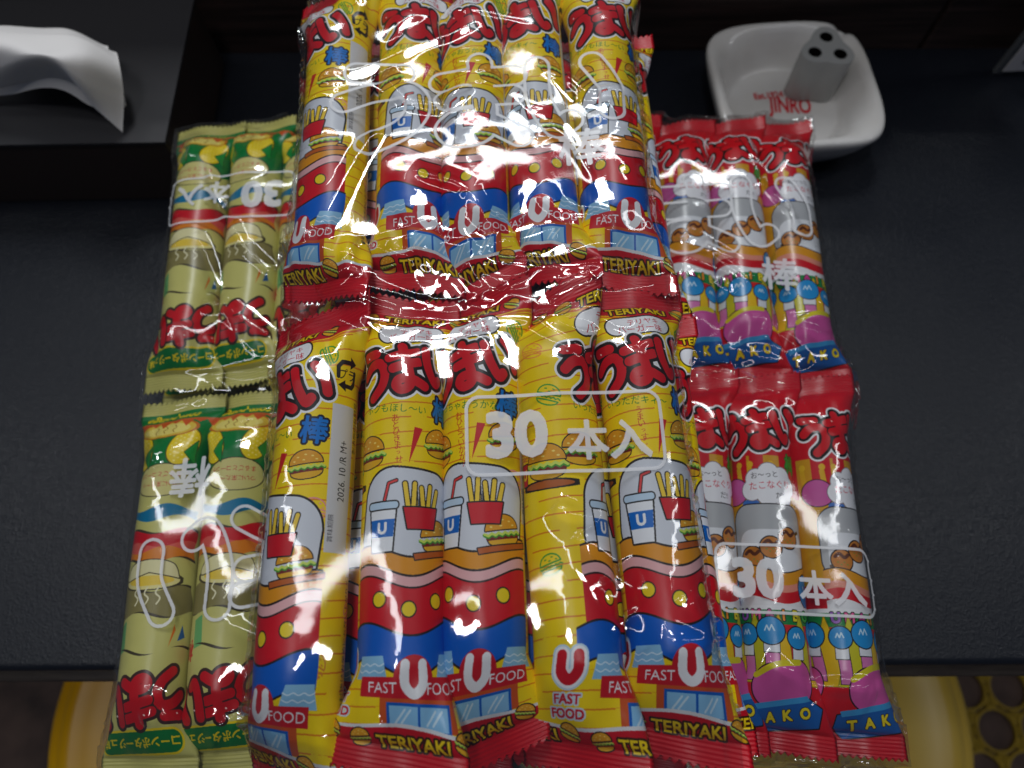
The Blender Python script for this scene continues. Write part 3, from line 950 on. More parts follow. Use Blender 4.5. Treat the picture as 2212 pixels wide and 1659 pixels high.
# ---- the pale corn bag, lying with its print upside down
LEFT = Bag(-104.0, 134.0, 0.6, R(184.2), 29.0, 164.0, 87.0)
nm = {4: "outer", 3: "second", 2: "inner, half hidden"}
lp = None
for t in (0, 1):
    for c in (4, 3, 2):
        o = LEFT.put(M_CORN, c, t, 0, dy=6 if t == 0 else 0, dx=[0, 0, 0, -1, 0][c], dz=[0, 0, 0, .8, -.5][c], dyaw=random.uniform(-.8, .8), seed=200 + c + 10 * t,
                     x_up=[0, 0, 0, -4 if t else 3, 0 if t else -1][c], twist=(-10 - 3 * (c % 2), -9 - 3 * (c % 2)), lift=(1.5 if t else -1.5, -1.5 if t == 0 else 1.5),
                     skew=(random.uniform(-5, 5), random.uniform(-5, 5)), sag=(3 if t == 0 else 0, 3 if t else 0))
        lab = "upside-down pale corn snack pack, %s column, %s of the corn bag" % (nm[c], "near row" if t == 0 else "far row")
        tag(o, lab, "snack pack", "pale corn snack packs")
        lp = lp or o
    for c, l in ((4, 1), (3, 1), (4, 2)):
        lx, ly, lz = LEFT.slot(c, t, l)
        o = copy_pack(lp, LEFT.world(lx, ly, lz), LEFT.rz)
        tag(o, "pale corn snack pack glimpsed under the top packs of the corn bag", "snack pack", "corn packs under the top layer")

# ---- the red octopus-ball bag
RIGHT = Bag(89.0, 134.0, 0.6, R(-2.7), 29.0, 163.0, 82.0)
nm = {4: "outer", 3: "second", 2: "third", 1: "innermost, mostly hidden"}
rp = None
for t in (0, 1):
    for c in (4, 3, 2, 1):
        o = RIGHT.put(M_TAKO, c, t, 0, dx=[0, 0, 1, 0, -1][c], dz=[0, 0, -.6, .8, -.4][c], dyaw=random.uniform(-.8, .8), seed=300 + c + 10 * t,
                      x_up=[0, 0, -3, 2, -9 if t else -4][c], twist=(10 + 3 * (c % 2), 9 + 4 * (c % 2)), lift=(1.5 if t else -1.5, -1.5 if t == 0 else 1.5),
                      skew=(random.uniform(2, 9), random.uniform(-6, 2)), sag=(3 if t == 0 else 0, 3 if t else 0))
        tag(o, "red octopus-ball snack pack, %s column, %s of the red bag" % (nm[c], tier_name[t]), "snack pack", "red octopus-ball snack packs")
        rp = rp or o
    for c, l in ((3, 1), (2, 1), (4, 1), (4, 2)):
        lx, ly, lz = RIGHT.slot(c, t, l)
        o = copy_pack(rp, RIGHT.world(lx, ly, lz), RIGHT.rz)
        tag(o, "red octopus-ball snack pack glimpsed under the top packs of the red bag", "snack pack", "red packs under the top layer")


# ------------------------------------------------------------------ clear film bags
FILM_W, FILM_L = 180.0, 340.0


def bag_print(w, l, bo, box):
    cv = Canvas(w, l, (0, 0, 0), px=5.0)
    W = (255, 255, 255)
    gl = glyph(KANA_U, -38, 82, 2.6, -4, 1.2), glyph(KANA_MA, 3, 82, 2.6, -3, 1.05), glyph(KANA_I, 43, 80, 2.75, -4, 1.0)
    for g in gl:
        cv.strokes(g, 5.2, W, band=0.68)
    cv.text("棒", bo[0], bo[1], 14, W, bold=.42)
    x, y = box
    cv.rrect(x, y, 33, 13.4, 4, W, ol=1.25, oc=W, fill=False)
    cv.text("30", x - 16.5, y, 15.5, W, bold=1.15)
    cv.text("本入", x + 15, y + 3, 10.5, W, bold=.55)
    a = cv.rgb[..., 0]
    return make_image("bag_print", np.ones(a.shape + (3,), dtype=np.float32), alpha=a * 0.68)


M_FILM = {k: film_mat("clear_film_" + k, bag_print(FILM_W, FILM_L, bo, box)) for k, bo, box in (
    ("top", (44, 107), (29, 229)), ("left", (45, 121), (37, 273)), ("right", (44, 117), (36, 267)))}


def blur(a, n):
    for _ in range(n):
        p = np.pad(a, 1, mode='edge')
        a = (p[1:-1, :-2] + p[1:-1, 2:] + p[:-2, 1:-1] + p[2:, 1:-1]) * .25
    return a


def resample(a, x0, y0, st, X, Y):
    fx = np.clip((X - x0) / st, 0, a.shape[1] - 1.001); fy = np.clip((Y - y0) / st, 0, a.shape[0] - 1.001)
    i, j = fx.astype(int), fy.astype(int); u, v = fx - i, fy - j
    return a[j, i] * (1 - u) * (1 - v) + a[j, i + 1] * u * (1 - v) + a[j + 1, i] * (1 - u) * v + a[j + 1, i + 1] * u * v


def value_noise(X, Y, cell, seed):
    g = np.random.default_rng(seed).uniform(-1, 1, (64, 64))
    fx, fy = X / cell + 31.3, Y / cell + 17.7
    i, j = np.floor(fx).astype(int), np.floor(fy).astype(int)
    u, v = fx - i, fy - j
    u, v = u * u * (3 - 2 * u), v * v * (3 - 2 * v)
    G = lambda a, b: g[b % 64, a % 64]
    return G(i, j) * (1 - u) * (1 - v) + G(i + 1, j) * u * (1 - v) + G(i, j + 1) * (1 - u) * v + G(i + 1, j + 1) * u * v


def make_bag(B, film_key, label, seed, creases, n_random=150, flap=10.0, step=0.62, top_h=None, end_z=44.0, droop=(0, 0), calm=.65):
    rng = np.random.default_rng(seed)
    hw = B.half_w
    yb = B.tier / 2 + PL / 2 + 7.0           # where the film closes
    st = 2.0
    gx = np.arange(-hw - 2, hw + 2.1, st); gy = np.arange(-yb - 2, yb + 2.1, st)
    Hm = np.zeros((len(gy), len(gx)))
    pts = np.concatenate(B.pts)
    ii = np.round((pts[:, 0] - gx[0]) / st).astype(int); jj = np.round((pts[:, 1] - gy[0]) / st).astype(int)
    ok = (ii >= 0) & (ii < len(gx)) & (jj >= 0) & (jj < len(gy))
    np.maximum.at(Hm, (jj[ok], ii[ok]), pts[ok, 2])
    p = np.pad(Hm, 1, mode='edge')
    Hc = np.max([p[a:a + Hm.shape[0], b:b + Hm.shape[1]] for a in range(3) for b in range(3)], 0)
    Hc = np.where(Hm > 0, np.maximum(Hm, 0), Hc)
    obst = Hc + 0.8
    # hidden columns are filled up to the same height
    GX, GY = np.meshgrid(gx, gy)
    ex = np.clip((hw - np.abs(GX)) / 8.0, 0, 1); ey = np.clip((yb - np.abs(GY)) / 10.0, 0, 1)
    edge_z = 40.0 * (0.75 + .25 * ey)
    film = np.maximum(obst, np.full_like(obst, 55.0))
    bmask = (np.abs(GX) > hw - 1) | (np.abs(GY) > yb - 1)
    bz = np.where(np.abs(GY) > yb - 1, end_z + np.where(GY < 0, droop[0], droop[1]), 40.0)
    bz = np.where((np.abs(GX) > hw - 1), np.minimum(40.0, end_z + (yb - np.abs(GY)) * 1.2), bz)
    film[bmask] = bz[bmask]
    floor_z = obst.copy()
    inner = (np.abs(GX) < hw - 6)
    tops = np.full_like(obst, 0.0)
    if top_h is not None:                    # what carries the covered part of the bag
        tops = np.where((GX > top_h[0]) & (GX < top_h[1]) & (np.abs(GY) < yb - 30), 76.0, 0)
    floor_z = np.maximum(floor_z, tops)
    for _ in range(420):
        f2 = blur(film, 1)
        film = np.maximum(floor_z, f2 - 0.009)
        film[bmask] = bz[bmask]
    film = blur(film, 2)
    # fine grid
    xs = np.arange(-hw, hw + 1e-6, 2 * hw / round(2 * hw / step))
    ys = np.arange(-yb - flap, yb + flap + 1e-6, step)
    X, Y = np.meshgrid(xs, ys)
    Z = resample(film, gx[0], gy[0], st, X, Y)
    wx = X + 1.5 * value_noise(X, Y, 24, seed) + .2 * value_noise(X, Y, 7, seed + 1)
    wy = Y + 1.5 * value_noise(X, Y, 26, seed + 2) + .2 * value_noise(X, Y, 7, seed + 3)
    D = np.zeros_like(Z)

    def crease(x0, y0, x1, y1, amp, wid, taper=True):
        m = 4 * wid + 4
        i0, i1 = np.searchsorted(xs, [min(x0, x1) - m, max(x0, x1) + m]); j0, j1 = np.searchsorted(ys, [min(y0, y1) - m, max(y0, y1) + m])
        if i1 <= i0 or j1 <= j0: return
        a, b = wx[j0:j1, i0:i1], wy[j0:j1, i0:i1]
        vx, vy = x1 - x0, y1 - y0
        L2 = vx * vx + vy * vy
        t = ((a - x0) * vx + (b - y0) * vy) / L2
        tc = np.clip(t, 0, 1)
        d = np.hypot(a - x0 - tc * vx, b - y0 - tc * vy)
        tap = np.clip(np.sin(np.pi * np.clip(t * .96 + .02, 0, 1)), 0, 1) ** (.6 if taper else .25)
        D[j0:j1, i0:i1] += amp * tap * np.exp(-.5 * (d / wid) ** 2)

    for _ in range(n_random):
        # tension folds: mostly near the row joint, the ends and the corners
        u = rng.random()
        if u < .45:
            cy = rng.normal(0, 14); ang = rng.normal(0, .5)
        elif u < .75:
            cy = rng.choice([-1, 1]) * (yb - abs(rng.normal(0, 22))); ang = rng.normal(math.pi / 2, .6) if rng.random() < .5 else rng.normal(0, .4)
        else:
            cy = rng.uniform(-yb, yb); ang = rng.uniform(0, math.pi)
        cx = rng.uniform(-hw, hw)
        ln = rng.uniform(14, 70)
        crease(cx - math.cos(ang) * ln / 2, cy - math.sin(ang) * ln / 2, cx + math.cos(ang) * ln / 2, cy + math.sin(ang) * ln / 2,
               rng.uniform(.25, 1.0) * rng.choice([1, 1, -.5]), rng.uniform(1.2, 2.6))
    D += .6 * value_noise(X, Y, 30, seed + 5) + .19 * value_noise(X, Y, 12, seed + 6)
    inside = np.clip((hw - np.abs(X)) / 5, 0, 1)
    Yp = Y if abs(B.rz) < 1 else -Y
    D *= 1 - calm * np.clip((-Yp - 16) / 10, 0, 1) * np.clip((Yp + 150) / 12, 0, 1)
    for ln in creases:                       # long folds: chains of segments, sharp on the crest
        for (ax, ay), (bx_, by_) in zip(ln[:-1], ln[1:]):
            near = (ay if abs(B.rz) < 1 else -ay) < -24
            crease(ax, ay, bx_, by_, 1.9 if near else 2.0, 2.3 if near else 2.2, False)
    Z = Z + D * inside
    Z = np.maximum(Z, resample(obst, gx[0], gy[0], st, X, Y) - .35 + .25 * D)
    # flaps beyond the ends
    over = np.clip(np.abs(Y) - yb, 0, None)
    dr = np.where(Y < 0, droop[0], droop[1])
    fz = end_z + dr + over * np.where(Y < 0, -.25, -.1) + 1.2 * value_noise(X, Y, 14, seed + 9) + .4 * value_noise(X, Y, 5, seed + 8) + .6 * D
    k = np.clip(over / 4, 0, 1)
    Z = Z * (1 - k) + fz * k
    # side drop and underside
    pin = np.clip((np.abs(Y) - (yb - 26)) / 30, 0, 1)
    bot = 1.0 * (1 - pin) + (Z.mean(1)[:, None] * 0 + end_z - 1.0) * pin
    nxs = len(xs)
    ns = 8
    rows, uvs = [], []
    Xn = X * (1 - .05 * np.clip(over / 6, 0, 1)) + .9 * value_noise(Y, Y * 0, 23, seed + 12) * np.abs(X / hw) ** 4 * np.sign(X)
    tq = np.linspace(0, 1, ns + 2)[1:-1]
    bx = np.linspace(1, -1, 25)
    bulge = 2.2 * (1 - pin[:, 0])
    for j in range(len(ys)):
        zt, xt = Z[j], Xn[j]
        zb = np.minimum(bot[j, 0], min(zt[0], zt[-1]) - .6)
        kk = k[j, 0]
        under_edge = zb
        right = np.stack([xt[-1] + bulge[j] * np.sin(np.pi * tq), np.full(ns, ys[j]), zt[-1] + (under_edge - zt[-1]) * tq], -1)
        bxx = np.where(bx > 0, xt[-1], -xt[0]) * bx
        zbot = np.full(25, zb)
        if kk > 0:                            # the two sheets of a flap lie together
            zbot = zb * (1 - kk) + (np.interp(bxx, xt, zt) - .5) * kk
        bottom = np.stack([bxx, np.full(25, ys[j]), zbot], -1)
        left = np.stack([xt[0] - bulge[j] * np.sin(np.pi * tq[::-1]), np.full(ns, ys[j]), zt[0] + (under_edge - zt[0]) * tq[::-1]], -1)
        topr = np.stack([xt, np.full(nxs, ys[j]), zt], -1)
        rows.append(np.concatenate([topr, right, bottom, left, topr[:1]]))
        tu = np.stack([xs / FILM_W + .5, np.full(nxs, ys[j] / FILM_L + .5)], -1)
        off = np.full((ns * 2 + 25 + 1, 2), -3.0)
        uvs.append(np.concatenate([tu, off]))
    P = np.array(rows); UV = np.array(uvs)
    c = P.shape[1]
    ja = int(np.searchsorted(ys, -yb)); jb = int(np.searchsorted(ys, yb))

    def part(name, a, b, parent=None):
        f = grid_faces(b - a + 1, c)[:, ::1]
        o = mesh_obj(name, P[a:b + 1].reshape(-1, 3) * MM, f, M_FILM[film_key], parent, True, UV[a:b + 1].reshape(-1, 2))
        return o
    o = empty("clear_bag")
    part("film_sleeve", ja, jb, o)
    part("end_flap", 0, ja, o); part("end_flap", jb, len(ys) - 1, o)
    o.location = (B.x * MM, B.y * MM, B.z * MM)
    o.rotation_euler = (0, 0, B.rz)
    tag(o, label, "plastic bag", "clear bags of thirty snack packs")
    return o


#CREASES
CR_TOP = [[(-27.4, -10.9), (20.7, -14), (45.7, -13.5)], [(-3, 14.7), (31.6, 24.1)], [(-3, 12.5), (30.6, 5.9), (54.3, 5.9), (68, 8.5)], [(42.9, -0.8), (67.7, 5.4)], [(27.8, -6.4), (44.3, -0.8)], [(-3.8, 10.9), (8.8, -2.6)], [(-60, 2.7), (-43.7, 9.9)], [(-44.7, 16.9), (-22.8, 13.1)], [(-43.9, 15.5), (-13.3, 25.6)], [(-59.6, -3.5), (-29.6, -8.9)], [(20.8, -15.6), (38.4, -27)], [(71, -12.8), (57.7, -27.6)], [(22.7, -84), (30.7, -94.6), (36.8, -110.2), (42.7, -121.7), (49.5, -131.1)], [(23.1, -84), (35.7, -90.3)], [(32.9, -94.3), (42.1, -106.5), (46.7, -115.7)], [(64.1, -114.5), (71.2, -128.2)], [(55.8, -127.3), (71.1, -128.6)], [(-70.2, -146.2), (-67.2, -152.2)], [(-67.2, -152.2), (-46, -153.3)], [(-45, -153.7), (-31, -147.5)], [(-58.9, 28.1), (-40.8, 73.2)], [(-38.7, 106), (-28.2, 89.3), (-13.6, 86.8), (-1, 98)], [(40.1, 102), (45.9, 88), (70.4, 93.6)], [(24.4, 42.1), (38.4, 30.7), (54.5, 28)], [(69.3, -17), (77.4, -58.4)], [(-23.7, 52.8), (-1.4, 40.8), (12.5, 16.7)]]
CR_RIGHT = [[(-2.5, 74.2), (10.2, 67), (28, 49.6)], [(-3.3, 56.2), (12, 49.1), (21, 44.7)], [(-2.2, 5.3), (15.7, 1.3), (27.2, -4.7)], [(-2.6, -3.2), (13.2, -3.6), (27.1, -5.4)], [(33.8, 22.3), (43.6, 25.8), (56.1, 22.1), (68.2, 20.2)], [(37.1, 21.2), (49.6, 11.9), (54.8, 4.3)], [(19.2, -129.8), (37, -139.4), (62.9, -139.9)], [(38.7, -141), (72.8, -135.6)], [(40.2, -144.4), (51.4, -157.2)], [(38.9, 108.5), (52, 91.4)], [(50.4, 100.1), (57.5, 74.5)]]
CR_LEFT = [[(47.5, -38.9), (34.9, -38), (12.2, -19.7)], [(27.4, -28.4), (8.6, -14.4)], [(52, -132.2), (41.8, -98), (27.9, -71.2), (13, -56.3)], [(57.2, 148.2), (48.4, 145.5), (22.5, 149.1), (18.5, 152.7)], [(51.3, 135.9), (55.3, 149.2)], [(71.1, 19.2), (62.1, 42.1)], [(35.6, 163.7), (24.1, 151.4)], [(52.4, -81.4), (40.2, -47.6)]]
make_bag(TOP, "top", "crinkled clear bag of yellow snack packs lying on top of the other two bags", 47, CR_TOP, 56, calm=.93)
make_bag(LEFT, "left", "clear bag of pale corn snack packs lying upside down beside the tissue box", 52, CR_LEFT, 60, top_h=(-70, -16))
make_bag(RIGHT, "right", "clear bag of red octopus-ball snack packs in front of the ashtray", 63, CR_RIGHT, 60, top_h=(-70, -40))


# ------------------------------------------------------------------ ashtray with its red lettering, and the three-hole holder in it
M_CER = simple_mat("white_porcelain", (0.66, 0.64, 0.61, 1), 0.14, 0.5, coat=0.4, noise=((0.60, 0.57, 0.53, 1), (0.70, 0.68, 0.66, 1), 24, 3))
M_REDINK = simple_mat("red_glaze_print", srgb(200, 26, 40), 0.25)
ASH = (185.5, 355.0)


def sq_radius(t, half, ex):
    c, s_ = abs(math.cos(t)), abs(math.sin(t))
    return half / ((c ** ex + s_ ** ex) ** (1 / ex))


ASH_PROF = [  # half size, z, squareness exponent
    (0.5, 0.4, 2), (36, 0.4, 2.6), (42, 0.8, 3.0), (45, 3.5, 3.2), (50, 12, 3.6), (54.5, 22, 4.0), (56.4, 29, 4.4), (56.6, 32.5, 4.5), (55.8, 34.4, 4.5), (54.2, 35.2, 4.3),
    (52.0, 35.0, 3.9), (50.0, 33.8, 3.2), (48.4, 31.0, 2.6), (46.0, 25, 2.25), (43.5, 18.5, 2.05), (41.0, 12, 2), (39.4, 9.6, 2), (37.0, 8.9, 2), (18, 8.8, 2), (0.5, 8.8, 2)]


def bowl_z(r):
    pr = [(h, z) for h, z, e in ASH_PROF[11:]][::-1]
    return float(np.interp(r, [q[0] for q in pr], [q[1] for q in pr]))


def make_ashtray():
    n = 128
    vs, fs = [], []
    for k, (h, z, e) in enumerate(ASH_PROF):
        for i in range(n):
            t = 2 * math.pi * i / n
            r = sq_radius(t - R(4), h, e) * .94
            zz = z
            if 7 <= k <= 12:                 # cigarette rests cut in two corners
                for at in (R(50), R(230)):
                    d = (t - at + math.pi) % (2 * math.pi) - math.pi
                    zz -= 5.0 * math.exp(-(d / 0.075) ** 2)
                zz -= 1.6 * (0.5 - 0.5 * math.cos(4 * (t - R(4)))) ** 2
            vs.append((r * math.cos(t) * MM, r * math.sin(t) * MM, zz * MM))
    m = len(ASH_PROF)
    for k in range(m - 1):
        for i in range(n):
            a, b = k * n + i, k * n + (i + 1) % n
            fs.append((a, b, b + n, a + n))
    fs.append(tuple(range(n))[::-1]); fs.append(tuple(range((m - 1) * n, m * n)))
    o = empty("ashtray")
    mesh_obj("bowl", vs, fs, M_CER, o)
    o.location = (ASH[0] * MM, ASH[1] * MM, 0.0)
    tag(o, "white porcelain ashtray with rounded square rim and red lettering inside", "ashtray")
    return o


ash = make_ashtray()


def bowl_lettering(s, cx, cy, h, squeeze, rot):
    v, f = text_mesh(s, 0.03)
    bm = bmesh.new()
    mid = (v.min(0) + v.max(0)) / 2
    k = h / .72
    a = R(rot)
    bv = []
    for x, y in (v - mid) * k * np.array([squeeze, 1]):
        px, py = cx + x * math.cos(a) - y * math.sin(a), cy + x * math.sin(a) + y * math.cos(a)
        bv.append(bm.verts.new((px, py, 0)))
    for t in f:
        try: bm.faces.new([bv[i] for i in t])
        except ValueError: pass
    for it in range(2):
        bmesh.ops.subdivide_edges(bm, edges=[e for e in bm.edges if e.calc_length() > 2.0], cuts=1)
        bmesh.ops.triangulate(bm, faces=bm.faces)
    for w in bm.verts:
        w.co = Vector((w.co.x, w.co.y, bowl_z(math.hypot(w.co.x, w.co.y) / .94) + .25)) * MM
    return bm_obj("lettering", bm, M_REDINK, ash)


lt = bowl_lettering("JINRO", 6, 2.0, 13.0, 0.58, -3)
lt["label"] = "red printed brand lettering in the bowl"
bowl_lettering("Est.1924", -7, 13, 5.4, 0.8, 6)


def holder():
    c = bpy.data.curves.new("outline", 'CURVE'); c.dimensions = '2D'; c.fill_mode = 'BOTH'; c.extrude = 16.5 * MM; c.bevel_depth = 0.4 * MM; c.bevel_resolution = 1

    def loop(pts):
        sp = c.splines.new('POLY'); sp.points.add(len(pts) - 1)
        for q, (x, y) in zip(sp.points, pts): q.co = (x * MM, y * MM, 0, 1)
        sp.use_cyclic_u = True
    loop([((15.0 + 3.0 * math.cos(3 * (t - R(90)))) * math.cos(t), (15.0 + 3.0 * math.cos(3 * (t - R(90)))) * math.sin(t)) for t in np.linspace(0, 2 * math.pi, 90, endpoint=False)])
    for a in (90, 210, 330):
        x0, y0 = 9.4 * math.cos(R(a)), 9.4 * math.sin(R(a))
        loop([(x0 + 4.7 * math.cos(t), y0 + 4.7 * math.sin(t)) for t in np.linspace(0, 2 * math.pi, 28, endpoint=False)])
    o = bpy.data.objects.new("outline", c); COL.objects.link(o)
    dg = bpy.context.evaluated_depsgraph_get()
    me = bpy.data.meshes.new_from_object(o.evaluated_get(dg))
    bpy.data.objects.remove(o); bpy.data.curves.remove(c)
    m, nt, p = new_mat("clear_grey_acrylic")
    p.inputs["Base Color"].default_value = (0.60, 0.60, 0.58, 1)
    p.inputs["Roughness"].default_value = 0.06
    p.inputs["Coat Weight"].default_value = 0.6
    p.inputs["Transmission Weight"].default_value = 0.45
    p.inputs["IOR"].default_value = 1.2
    me.materials.clear(); me.materials.append(m)
    h = empty("cigarette_snuffer")
    hb = bpy.data.objects.new("acrylic_body", me); COL.objects.link(hb); hb.parent = h
    tag(h, "three-hole clear acrylic snuffer standing in the white ashtray", "snuffer")
    h.location = ((ASH[0] + 21) * MM, (ASH[1] + 20) * MM, (9.2 + 17) * MM)
    h.rotation_euler = (0, 0, R(-6))
    bore_black = simple_mat("bore_black", (0.006, 0.004, 0.003, 1), 1.0, 0.1)  # near-black liner colour for the three holes
    for a in (90, 210, 330):
        n = 24
        vs = [(4.22 * math.cos(t) * MM + 9.4 * math.cos(R(a)) * MM, 4.22 * math.sin(t) * MM + 9.4 * math.sin(R(a)) * MM, z * MM) for z in (-16.0, 16.6) for t in np.linspace(0, 2 * math.pi, n, endpoint=False)]
        fs = [(i, (i + 1) % n, n + (i + 1) % n, n + i) for i in range(n)] + [tuple(range(n))]
        mesh_obj("dark_bore", vs, fs, bore_black, h)
    return h


holder()

# ------------------------------------------------------------------ tissue box and tissue
M_BOX = simple_mat("black_box_lacquer", (0.035, 0.034, 0.037, 1), 0.42, 0.5, bump=(300, .06, .0004))
M_BOXSIDE = simple_mat("dark_brown_box_side", (0.040, 0.027, 0.023, 1), 0.45)
M_SLOT = simple_mat("slot_dark", (0.004, 0.004, 0.004, 1), 0.9)
BX0, BX1, BY0, BY1, BH = -450.0, -205.0, 289.0, 408.0, 55.0
box = empty("tissue_box", ((BX0 + BX1) / 2 * MM, (BY0 + BY1) / 2 * MM, 0.0), R(0.8))
tag(box, "matt black tissue box with dark brown sides on the counter's far corner", "tissue box")
hwx, hwy = (BX1 - BX0) / 2, (BY1 - BY0) / 2
bevel_box("box_body", (-(hwx - .8) * MM, -(hwy - .8) * MM, 0.0005), ((hwx - .8) * MM, (hwy - .8) * MM, (BH - 2.2) * MM), .0006, M_BOXSIDE, box)


def box_lid():
    bm = bmesh.new()
    # lid plate with a long oval slot
    n = 64
    slot = [(-70 + 42 * math.copysign(abs(math.cos(t)) ** .5, math.cos(t)), 4 + 13 * math.copysign(abs(math.sin(t)) ** .8, math.sin(t))) for t in np.linspace(0, 2 * math.pi, n, endpoint=False)]
    outer = []
    for x, y in slot:
        dx, dy = x + 70, y - 4
        k = min((hwx - 70 if dx < 0 else hwx + 70) / max(abs(dx), 1e-6), ((hwy - 4) if dy > 0 else (hwy + 4)) / max(abs(dy), 1e-6))
        outer.append((max(-hwx, min(hwx, -70 + dx * k)), max(-hwy, min(hwy, 4 + dy * k))))
    # force the corners
    for cx, cy in ((-hwx, -hwy), (hwx, -hwy), (-hwx, hwy), (hwx, hwy)):
        i = min(range(n), key=lambda q: math.hypot(outer[q][0] - cx, outer[q][1] - cy)); outer[i] = (cx, cy)
    L = []
    for pts, z in ((slot, BH - 2), (slot, BH), (outer, BH), (outer, BH - 2)):
        L.append([bm.verts.new((x * MM, y * MM, z * MM)) for x, y in pts])
    for a in range(3):
        for i in range(n):
            bm.faces.new((L[a][i], L[a][(i + 1) % n], L[a + 1][(i + 1) % n], L[a + 1][i]))
    bmesh.ops.recalc_face_normals(bm, faces=bm.faces)
    return bm_obj("lid", bm, M_BOX, box)


box_lid()

M_TISSUE = simple_mat("white_tissue", (0.82, 0.79, 0.775, 1), 0.85, 0.2, bump=(900, .25, .0003))
_nt = M_TISSUE.node_tree
_p = _nt.nodes["Principled BSDF"]
_p.inputs["Subsurface Weight"].default_value = 0.0


def catmull(P, t):
    n = len(P) - 1
    f = min(max(t, 0), 1) * n
    i = min(int(f), n - 1); u = f - i
    a, b, c, d = P[max(i - 1, 0)], P[i], P[i + 1], P[min(i + 2, n)]
    return .5 * ((2 * b) + (c - a) * u + (2 * a - 5 * b + 4 * c - d) * u * u + (3 * b - 3 * c + d - a) * u ** 3)


def sheet(name, rows, mat, nu=60, nv=40, ripple=0.0, parent=None, seed=3, scallop=0.0):
    G = [np.array(r, float) for r in rows]
    vs = []
    for j in range(nv + 1):
        for i in range(nu + 1):
            u, v = i / nu, j / nv
            q = catmull([catmull(g, u) for g in G], v)
            q = q + np.array([0, 0, ripple * math.sin(11 * u + 5 * v + seed) * math.sin(7 * v - 4 * u)])
            if scallop and j == nv:
                q = q + np.array([0, scallop * (i % 2), 0])
            vs.append(q * MM)
    o = mesh_obj(name, vs, grid_faces(nv + 1, nu + 1), mat, parent)
    return o


#TISSUE
t_rows = [
    [(-346, 363, 58), (-316, 360, 62), (-281, 356, 66), (-255, 348, 70), (-235, 337, 74)],
    [(-321, 342, 84), (-294, 340, 88), (-263, 338, 90), (-242, 336, 88), (-229, 335, 80)],
    [(-304, 320, 98), (-278, 317, 102), (-251, 313, 104), (-232, 314, 98), (-223, 320, 80)],
    [(-310, 315, 88), (-283, 312, 92), (-248, 305, 104), (-235, 302, 92), (-224, 309, 72)],
    [(-322, 312, 70), (-297, 315, 72), (-251, 311, 84), (-239, 301, 72), (-229, 296, 57)],
]
ts = empty("tissue")
sheet("front_ply", t_rows, M_TISSUE, ripple=1.6, scallop=.5, nu=90, nv=60, parent=ts)
b_rows = [[(x - 9, y + [14, 9, 7, 5][k], z - [6, 4, 10, 26][k]) for x, y, z in t_rows[k]] for k in range(4)]
sheet("back_ply", b_rows, M_TISSUE, ripple=2.2, seed=9, parent=ts)
tag(ts, "white tissue pulled up and draped from the black tissue box", "tissue")

# ------------------------------------------------------------------ card stand at the edge of the frame
M_PAPER = simple_mat("white_card", (0.72, 0.69, 0.69, 1), 0.5)
M_PICT = simple_mat("dark_print", (0.02, 0.014, 0.010, 1), 0.5)
m_ac, nt_, p_ = new_mat("clear_acrylic")
p_.inputs["Base Color"].default_value = (0.5, 0.52, 0.55, 1); p_.inputs["Transmission Weight"].default_value = .8; p_.inputs["Roughness"].default_value = .1; p_.inputs["IOR"].default_value = 1.2
card = empty("card_stand", (0.346, 0.394, 0.0), R(3))
tag(card, "white framed card in a clear upright stand at the right edge", "card stand")
bevel_box("acrylic_plate", (0, 0, .0004), (0.105, 0.0045, 0.150), .001, m_ac, card)
bevel_box("card", (0.004, -0.0012, 0.004), (0.101, -0.0004, 0.146), .0002, M_PAPER, card)
bevel_box("picture", (0.013, -0.0020, 0.012), (0.092, -0.0014, 0.136), .0002, M_PICT, card)

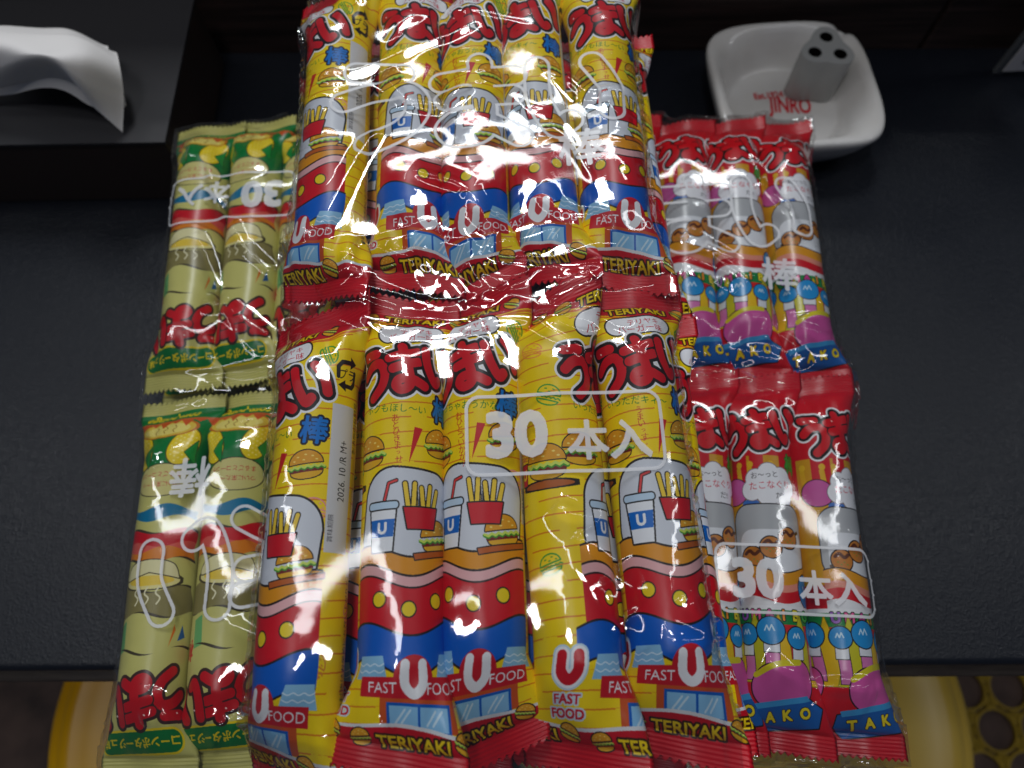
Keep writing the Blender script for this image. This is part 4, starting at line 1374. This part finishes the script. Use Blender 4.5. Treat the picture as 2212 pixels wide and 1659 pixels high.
# ------------------------------------------------------------------ yellow stools and the openwork mat below the counter
def stool(name, loc, mat, rad, label):
    e = empty(name, (loc[0] * MM, loc[1] * MM, -0.74))
    tag(e, label, "stool", "yellow stools under the counter edge")
    top = loc[2] + 740
    prof = [(1, top - 16), (rad * .45, top - 15), (rad * .72, top - 11), (rad * .84, top - 5), (rad * .885, top - .8), (rad * .91, top), (rad * .935, top - 1.2), (rad * .945, top - 3.4),
            (rad * .96, top - 3.6), (rad * .985, top - 4.4), (rad, top - 9), (rad * .995, top - 30), (rad * .96, top - 52), (rad * .93, top - 56), (rad * .9, top - 50), (rad * .9, top - 24), (1, top - 22)]
    n = 96
    vs = [(r * math.cos(2 * math.pi * i / n) * MM, r * math.sin(2 * math.pi * i / n) * MM, z * MM) for r, z in prof for i in range(n)]
    fs = [(k * n + i, k * n + (i + 1) % n, (k + 1) * n + (i + 1) % n, (k + 1) * n + i) for k in range(len(prof) - 1) for i in range(n)]
    mesh_obj("seat", vs, fs, mat, e)
    for a in (45, 135, 225, 315):
        bm = bmesh.new()
        r = bmesh.ops.create_cone(bm, cap_ends=True, segments=16, radius1=.017, radius2=.014, depth=(top - 24) * MM)
        for v in bm.verts:
            hgt = v.co.z / ((top - 24) * MM) + .5
            rr = (rad * .92 - (rad * .3) * hgt) * MM
            v.co = Vector((v.co.x + rr * math.cos(R(a)), v.co.y + rr * math.sin(R(a)), hgt * (top - 24) * MM))
        bm_obj("leg", bm, mat, e, smooth=True)
    return e


M_YEL = simple_mat("glossy_yellow_plastic", srgb(244, 182, 6), 0.34, 0.25, noise=(srgb(232, 166, 4), srgb(250, 192, 10), 6, 3))
M_YEL2 = simple_mat("faded_yellow_plastic", srgb(230, 190, 70), 0.34, 0.3, noise=(srgb(220, 176, 52), srgb(238, 202, 96), 8, 3))
stool("stool", (-203, -36, -280), M_YEL, 196, "glossy deep yellow round stool under the counter's left front edge")
stool("stool", (197, -36, -280), M_YEL2, 196, "paler scuffed yellow round stool under the counter's right front edge")


def ring_mat():
    m = simple_mat("dull_yellow_rubber", srgb(196, 160, 36), 0.5)
    bm = bmesh.new()
    pit = 62.0

    def tor(cx, cy, r0, r1):
        n = 28
        A = [[bm.verts.new(((cx + r * math.cos(2 * math.pi * i / n)) * MM, (cy + r * math.sin(2 * math.pi * i / n)) * MM, z * MM)) for i in range(n)] for r, z in ((r0, 1), (r0, 7), (r1, 7), (r1, 1))]
        for k in range(4):
            for i in range(n):
                bm.faces.new((A[k][i], A[k][(i + 1) % n], A[(k + 1) % 4][(i + 1) % n], A[(k + 1) % 4][i]))
    for i in range(7):
        for j in range(7):
            off = pit / 2 if j % 2 else 0
            cx, cy = i * pit + off, j * pit * .88
            tor(cx, cy, pit * .5 - 4.5, pit * .5 - 1.6)
            for q in range(6):                # small holes where three rings meet
                a = R(30 + 60 * q)
                if q < 2: 
                    x, y = cx + pit * .577 * math.cos(a), cy + pit * .577 * math.sin(a)
                    for w in range(3):
                        b = R(120 * w + 60 * q + 30)
                        tor(x + 4.2 * math.cos(b), y + 4.2 * math.sin(b), 2.0, 4.2)
    bmesh.ops.recalc_face_normals(bm, faces=bm.faces)
    o = bm_obj("openwork_mat", bm, m)
    o.location = (0.50, -0.30, -0.738)
    tag(o, "dull yellow openwork floor mat of linked rings beside the stool", "mat")
    return o


ring_mat()
